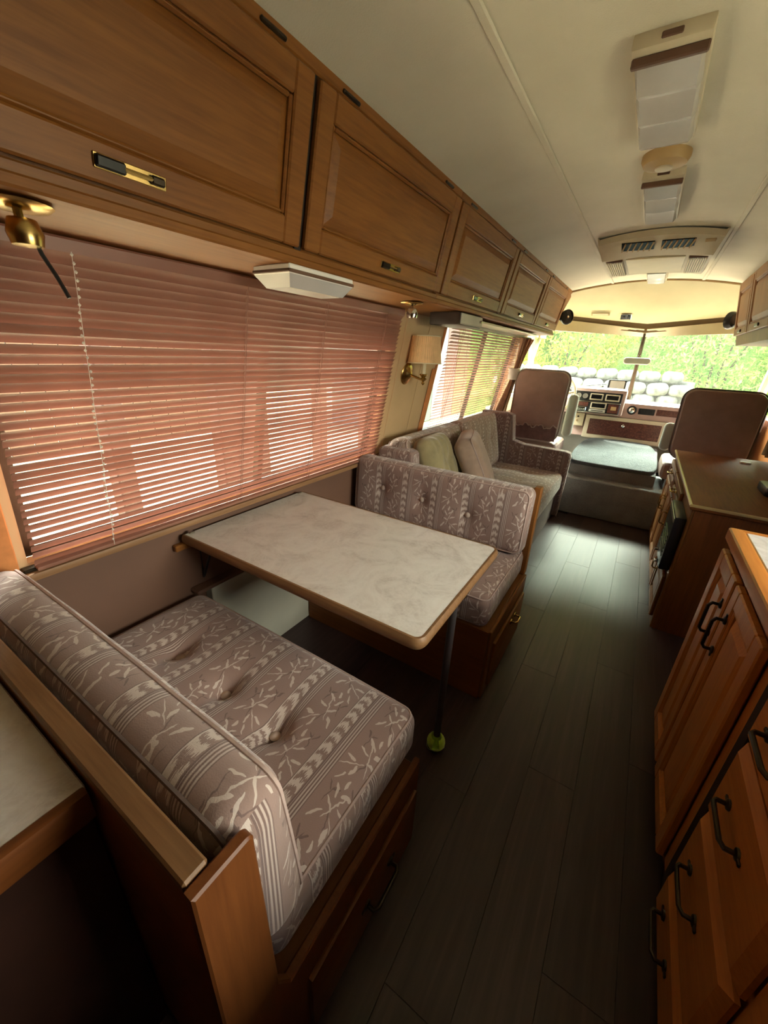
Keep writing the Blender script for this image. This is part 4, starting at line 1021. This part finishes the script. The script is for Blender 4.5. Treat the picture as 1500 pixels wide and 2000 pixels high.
for z, r in ((1.293, .096), (1.434, .080)): m.tube([(-1.10 + r * math.cos(k * PI / 20), 2.16 + r * math.sin(k * PI / 20), z) for k in range(40)], .003, 6, True)
m.build('shade_rim', CREAM, sh)
m = MB(); m.tube([(-1.178, 2.16, 1.36), (-1.022, 2.16, 1.36)], .002, 5); m.tube([(-1.10, 2.16, 1.33), (-1.10, 2.16, 1.362)], .006, 8); m.build('shade_carrier', BRASS, sh)

# small brass reading lights under the soffit
def spot(label, x, y, cord, s=1):
    t = thing('reading_light', label, 'lamp', (x, y, 1.514))
    m = MB(); m.lathe([(.001, 0), (.046, 0), (.052, -.004), (.046, -.009), (.020, -.014), (.001, -.014)], (x, y, 1.551), 24); m.build('base', BRASS, t)
    m = MB(); m.tube([(x, y, 1.544), (x + .004, y, 1.520)], .007, 8); m.lathe([(.001, -.030), (.022, -.028), (.026, -.010), (.020, .010), (.001, .014)], (x + .004, y + .002, 1.516), 16); m.build('head', BRASS if cord else CHROME, t)
    if cord:
        m = MB(); m.tube([(x + .004, y + .01, 1.510), (x - .005, y + .022, 1.480), (x + .004, y + .032, 1.450), (x + .012, y + .042, 1.414)], .0035, 6); m.build('cord', BLACK, t)
spot('brass reading light with a dangling dark cord at the left edge', -.945, .335, True)
spot('small chrome reading light under the cabinet beside the sconce', -.950, 1.70, False)
# fluorescent fitting under the soffit
def trough(c, hx, hy, h, ins): 
    x, y, z = c
    V = [(x - hx, y - hy, z), (x + hx, y - hy, z), (x + hx, y + hy, z), (x - hx, y + hy, z), (x - hx + ins, y - hy + ins, z - h), (x + hx - ins, y - hy + ins, z - h), (x + hx - ins, y + hy - ins, z - h), (x - hx + ins, y + hy - ins, z - h)]
    return V, [(0, 1, 2, 3), (7, 6, 5, 4), (0, 4, 5, 1), (1, 5, 6, 2), (2, 6, 7, 3), (3, 7, 4, 0)]
t = thing('under_cabinet_light', 'white slanted light fitting with brown stripe under the oak cabinets', 'lamp', (-.925, 1.01, 1.50))
m = MB(); m.box((-1.000, .870, 1.528), (-.860, 1.150, 1.552), .003); b_ = m.build('housing', WHITEP, t)
m = MB(); m.box((-1.002, .868, 1.531), (-.858, 1.152, 1.540), .002); m.build('stripe', BROWNSTR, b_)
m = MB(); m.raw(*trough((-.930, 1.01, 1.529), .068, .138, .030, .022)); m.build('diffuser', LENS, t, smooth=False)
# dark radio box under the second cabinet
t = thing('radio_box', 'dark brown box hanging under the cabinet above the far blind', 'box', (-.95, 2.25, 1.48))
m = MB(); m.box((-1.05, 2.08, 1.488), (-.885, 2.42, 1.550), .008, 2); m.build('case', plain('dark_brown_plastic', (.035, .018, .012), .5), t)
m = MB(); m.box((-.886, 2.10, 1.494), (-.874, 2.41, 1.546), .004); m.build('side_cover', GREYV, t)
m = MB(); m.lathe([(.007, -.004), (.006, .014), (.001, .015)], (-.872, 2.36, 1.52), 10, 'x'); m.build('knob', CHROME, t)
# aluminium strip along the soffit
m = MB(); m.box((-1.10, 2.46, 1.530), (-.93, 4.0, 1.541), .003); struct('trim_8', m, plain('satin_strip', (.55, .50, .42), .35, .5))

# curtain with white tie beside the driver
def fold(k, z): return .020 * math.sin(k * 1.25) + .006 * math.sin(k * 3.1 + z * 5)
rows = []
for i in range(15):
    z = .80 + (1.53 - .80) * i / 14; dz = abs(z - 1.205)
    half = .060 + .12 * min(1, dz / .34) ** 1.2 * (1 if z > 1.205 else .62)
    cy = 4.18 + (.05 * (z - 1.205) if z > 1.205 else -.05 * min(1, dz / .3))
    tt = (z - SZ) / .9836
    rows.append([LW @ Vector((cy + half * (2 * k / 26 - 1), tt, .085 + fold(k, z) * (half / .12))) for k in range(27)])
t = thing('curtain', 'brown curtain gathered by a white tie beside the driver seat', 'curtain', (-1.15, 4.18, .80))
m = MB(); m.sheet(rows, .004); m.build('cloth', CURT, t, angle=80)
m = MB(); c = LW @ Vector((4.165, (1.205 - SZ) / .9836, .085))
tieM = frame(c, (0, 1, 0), (1, 0, 0), (0, 0, 1)); m.M = tieM
el = [(.078 * math.cos(a * PI / 14), .052 * math.sin(a * PI / 14)) for a in range(28)]
m.prism(el, -.052, .052, .008, 2); m.build('tie_band', WHITEP, t)
m = MB(); m.tube([(-1.13, 3.96, 1.520), (-1.06, 4.36, 1.520)], .006, 6); m.build('rod', BRONZE, t)

# ================================================================ CEILING FITTINGS
def ceiling_light(label, y0, y1, hw, stripe=True):
    z = ceil_z(XC) + .001; t = thing('ceiling_light', label, 'lamp', (XC, (y0 + y1) / 2, z - .05))
    m = MB(); m.box((XC - hw, y0, z - .030), (XC + hw, y1, z), .006, 2); m.build('housing', BEIGE, t)
    if stripe: m = MB(); m.box((XC - hw + .002, y0 + .026, z - .048), (XC + hw - .002, y0 + .040, z - .029), .003); m.build('stripe', BROWNSTR, t)
    if not stripe: y0 -= .035
    m = MB(); ya, yb = y0 + .040, y1 - .004; n = 3; rows = []
    for k in range(n):
        a, b = ya + (yb - ya) * k / n, ya + (yb - ya) * (k + 1) / n
        for yy, dz in ((a + .001, .038), (a + (b - a) * .64, .055), (b - .003, .041), (b - .001, .038)):
            rows.append([(XC - hw + .004, yy, z - .025), (XC - hw + .014, yy, z - dz), (XC, yy, z - dz - .003 * (dz > .045)), (XC + hw - .014, yy, z - dz), (XC + hw - .004, yy, z - .025)])
    rows.append([(XC - hw + .004, yb, z - .02), (XC - hw + .014, yb, z - .02), (XC, yb, z - .02), (XC + hw - .014, yb, z - .02), (XC + hw - .004, yb, z - .02)])
    m.sheet(rows, .003); m.build('lens', LENS, t, angle=20)
    m = MB(); m.box((XC - .02, y0 - .003, z - .022), (XC + .02, y0 + .004, z - .010), .002); m.build('switch', BROWNSTR, t)
ceiling_light('large ribbed ceiling light nearest the camera', 1.30, 1.80, .076)
ceiling_light('smaller ribbed ceiling light just before the air conditioner', 2.09, 2.66, .069)
ceiling_light('small ribbed light at the front edge of the ceiling', 4.05, 4.45, .072, False)
t = thing('smoke_alarm', 'round beige smoke alarm between two ceiling lights', 'smoke alarm', (XC + .003, 1.97, 1.95))
zc = ceil_z(XC)
m = MB(); m.lathe([(.074, .001), (.074, -.014), (.066, -.030), (.040, -.037), (.001, -.039)], (XC + .003, 1.97, zc), 32); m.build('case', TAN, t)
m = MB(); m.lathe([(.026, -.034), (.026, -.042), (.022, -.044), (.001, -.044)], (XC + .003, 1.97, zc), 20); m.build('test_cover', BEIGE, t)
# air conditioner
t = thing('air_conditioner', 'beige ceiling air conditioner with louvred side grilles', 'air conditioner', (XC + .0, 3.2, 1.92))
AX = lambda x: ceil_z(x)
m = MB(); 
yA, yB = 2.90, 3.72; H0, H1 = .355, .345; zb = 1.925
prof = [(yA, 2.015), (yA + .002, 1.985), (yA + .17, zb), (yB - .10, zb - .004), (yB, 1.965), (yB + .002, 2.005)]
rows = []
for y, z in prof:
    f_ = (y - yA) / (yB - yA); hw = .292 - .012 * f_ - .02 * ((z < 1.95))
    rows.append([(XC + hw * k / 6, y - .0 + (.05 * (k / 6) ** 2 if y < yA + .1 else 0), z - .018 * (k / 6) ** 2 + .0) for k in range(-6, 7)])
m.sheet(rows, .004)
for s in (-1, 1):
    V = [(r[-1] if s > 0 else r[0]) for r in rows]; Vt = [(v[0] + s * .012, v[1], ceil_z(v[0]) + .001) for v in V]
    m.sheet([V, Vt], .003)
m.build('cover', BEIGE, t, angle=25)
nv = Vector((0, .17, 1.985 - zb)).normalized()
AF = frame((XC, yA, 1.985), (1, 0, 0), (0, .943, -.333), (0, -.333, -.943))
for a, b in ((-.175, -.012), (.020, .175)):
    m = MB(AF); m.box((a, .045, -.012), (b, .120, .004), .003); v = m.build('louvre_opening', GLOSSBLK, t)
    for k in range(6):
        x = a + (b - a) * (k + .5) / 6
        m = MB(AF); m.box((x - .003, .047, .002), (x + .003, .118, .012), .001, R=Matrix.Rotation(.25, 3, 'Z').to_4x4()); m.build('louvre', TAN, v)
m = MB(AF); m.box((.215, .060, -.004), (.262, .085, .005), .002); m.build('badge', TAN, t)
for s in (-1, 1):
    a, b = (XC + s * .165, XC + s * .255); a, b = min(a, b), max(a, b)
    m = MB(); m.box((a, yA + .20, zb - .020), (b, yB - .16, zb - .001), .003); v = m.build('side_grille', BROWNSTR, t)
    for k in range(8):
        x = a + (b - a) * (k + .5) / 8
        m = MB(); m.box((x - .0032, yA + .21, zb - .026), (x + .0032, yB - .17, zb - .018), .002); m.build('grille_slat', CREAM, v)
m = MB(); m.box((XC - .15, yA + .20, zb - .012), (XC + .15, yB - .14, zb - .0005), .006, 2); m.build('centre_panel', CREAM, t)

# ================================================================ OUTSIDE
m = MB(); m.box((-16, -8, -.80), (14, 22, -.70)); struct('ground', m, GROUND, loc=(0, 0, -.8))
t = thing('retaining_wall', 'low retaining wall of pale rounded stones in front of the windshield', 'wall', (-.2, 7.7, -.7))
m = MB(); m.box((-2.0, 7.62, -.70), (.62, 7.95, 1.10)); m.build('core', STONE, t, smooth=False)
def stone_mesh():
    m = MB(); f = lambda u, v, q: q
    cushion(m, .145, .13, .085, .075, f, 3, 3); 
    bmesh.ops.translate(m.bm, vec=ORG[t.name], verts=m.bm.verts); return m.build('stone', STONE, t, angle=80)
st = stone_mesh(); rs = random.Random(4)
k = 0
for r in range(5):
    for i in range(9):
        o = st if k == 0 else st.copy()
        if k: COL.objects.link(o); o.parent = t
        k += 1
        o.location = (-1.84 + i * .295 + (.14 if r % 2 else 0), -.19 + .02 * rs.random() + (.10 if r == 4 else 0), .62 + r * .17 + .55)
        o.rotation_euler = (rs.gauss(0, .04), rs.gauss(0, .06), rs.gauss(0, .08)); o.scale = (rs.uniform(.92, 1.04), 1, rs.uniform(.92, 1.08))
def bush(label, c, rad, n, mat, seed, leaf=.055):
    rn = random.Random(seed); t = thing('hedge_bush', label, 'bush', c)
    V, F = [], []
    for i in range(n):
        while True:
            d = Vector((rn.gauss(0, 1), rn.gauss(0, 1), rn.gauss(0, 1))).normalized()
            if d.y < .45: break
        r = rn.uniform(.72, 1.05) * (1 + .12 * math.sin(d.x * 7 + seed) * math.cos(d.z * 6))
        p = Vector((c[0] + d.x * rad[0] * r, c[1] + d.y * rad[1] * r, c[2] + rad[2] * (1 + d.z * r)))
        a = Vector((rn.gauss(0, 1), rn.gauss(0, 1), rn.gauss(0, .7))).normalized(); b = a.orthogonal(); b.rotate(Matrix.Rotation(rn.uniform(0, 6.28), 3, a))
        s = leaf * rn.uniform(.6, 1.3); q = len(V); w2 = a.cross(b) * s * .35
        V += [p - b * s, p + w2, p + b * s, p - w2]; F.append((q, q + 1, q + 2, q + 3))
    me = bpy.data.meshes.new('foliage'); me.from_pydata([v - Vector(c) for v in V], [], F); me.materials.append(mat)
    o = bpy.data.objects.new('foliage', me); COL.objects.link(o); o.parent = t; o['kind'] = 'stuff'
    m = MB(); 
    for k in range(5): m.tube([(c[0] + .1 * k - .2, c[1], c[2] - .0), (c[0] + (k - 2) * rad[0] * .10, c[1] + .1, c[2] + rad[2] * .5), (c[0] + (k - 2) * rad[0] * .2, c[1] + .2, c[2] + rad[2] * .9)], [.03, .02, .008], 6)
    m.build('stem', BARK, t)
HB = [('leafy hedge bush left of the windshield centre post behind the wall', (-1.50, 9.2, .40), (1.16, .9, 1.75), LEAF_A, 1), ('leafy hedge bush right of the windshield centre post behind the wall', (.93, 9.3, .40), (1.16, 1.0, 1.7), LEAF_B, 2),
      ('leafy hedge bush at the right end of the windshield view', (3.40, 9.2, .40), (1.20, 1.0, 1.7), LEAF_A, 3), ('leafy hedge bush seen behind the driver side corner post', (-2.75, 10.7, -.7), (.80, .6, 2.5), LEAF_B, 4)]
for lab, c, rad, mt, sd in HB: bush(lab, c, rad, 16000, mt, sd, .034)
m = MB(); m.box((-4.4, 11.4, -.7), (8, 11.6, 5.6)); o = m.build('hedge_backing', LEAF_B, smooth=False); tag(o, 'tall dense green hedge wall far behind the bushes', 'hedge')
m = MB(); m.box((-2.6, 7.95, -.7), (7, 11.3, .40)); struct('bank', m, GROUND)
# white shed with coloured boards seen through the far blind
t = thing('garden_shed', 'sunlit white shed with a few coloured boards seen through the far blind', 'shed', (-6.6, 14, -.7))
m = MB(); m.box((-7.6, 9.2, -.7), (-5.66, 21, 2.6)); m.build('body', plain('shed_white', (.30, .30, .28), .8), t)
m = MB(); m.box((-7.8, 9.0, 2.6), (-5.5, 21.2, 2.75)); m.build('roof', ROOFM, t)
SC = [plain('shed_white_board', (.34, .33, .32), .8), plain('shed_green_board', (.13, .20, .16), .8), plain('shed_pink_board', (.26, .15, .13), .8), plain('shed_olive_board', (.19, .165, .07), .8)]
for k, q in enumerate((0, 0, 1, 0, 2, 3, 3, 0, 0, 2, 0, 0, 3, 0)):
    m = MB(); m.box((-5.66, 9.2 + k * .84, -.68), (-5.60, 9.2 + k * .84 + .82, 2.55), .008); m.build('board', SC[q], t)
# unseen sheet and roller added outside to shade the upper slats
m = MB(); m.sheet([[(-1.34, y, 1.88) for y in (-.6, 2.0, 4.4)], [(-1.72, y, 1.74) for y in (-.6, 2.0, 4.4)]], .006); m.tube([(-1.73, -.62, 1.73), (-1.73, 4.42, 1.73)], .035, 10); m.build('slat_shader', plain('slat_shader_cloth', (.30, .16, .10), .8)); bpy.data.objects['slat_shader']['kind'] = 'structure'
# left of the coach: brown fence far off, dark posts nearer
t = thing('garden_fence', 'brown board fence seen through the gaps of the large blind', 'fence', (-9, 2, -.7))
bm0 = None
for k in range(34):
    y = -5 + k * .36
    if bm0 is None:
        m = MB(); m.box((-9.02, y, -.7), (-8.98, y + .345, 1.9), .006); bm0 = m.build('board', FENCEM, t)
    else: o = bm0.copy(); COL.objects.link(o); o.parent = t; o.location = (0, k * .36, 0)
for lab, ya, yb in (('narrow dark post outside the near part of the large blind', 1.24, 1.37), ('broad dark post outside the middle of the large blind', 2.10, 2.63), ('slim dark post outside the far part of the large blind', 3.38, 3.50), ('broad dark post outside the pier between the blinds', 4.28, 5.0)):
    m = MB(); m.box((-3.1, ya, -.70), (-2.96, yb, 2.2), .01); tag(m.build('garden_post', POSTM), lab, 'post')
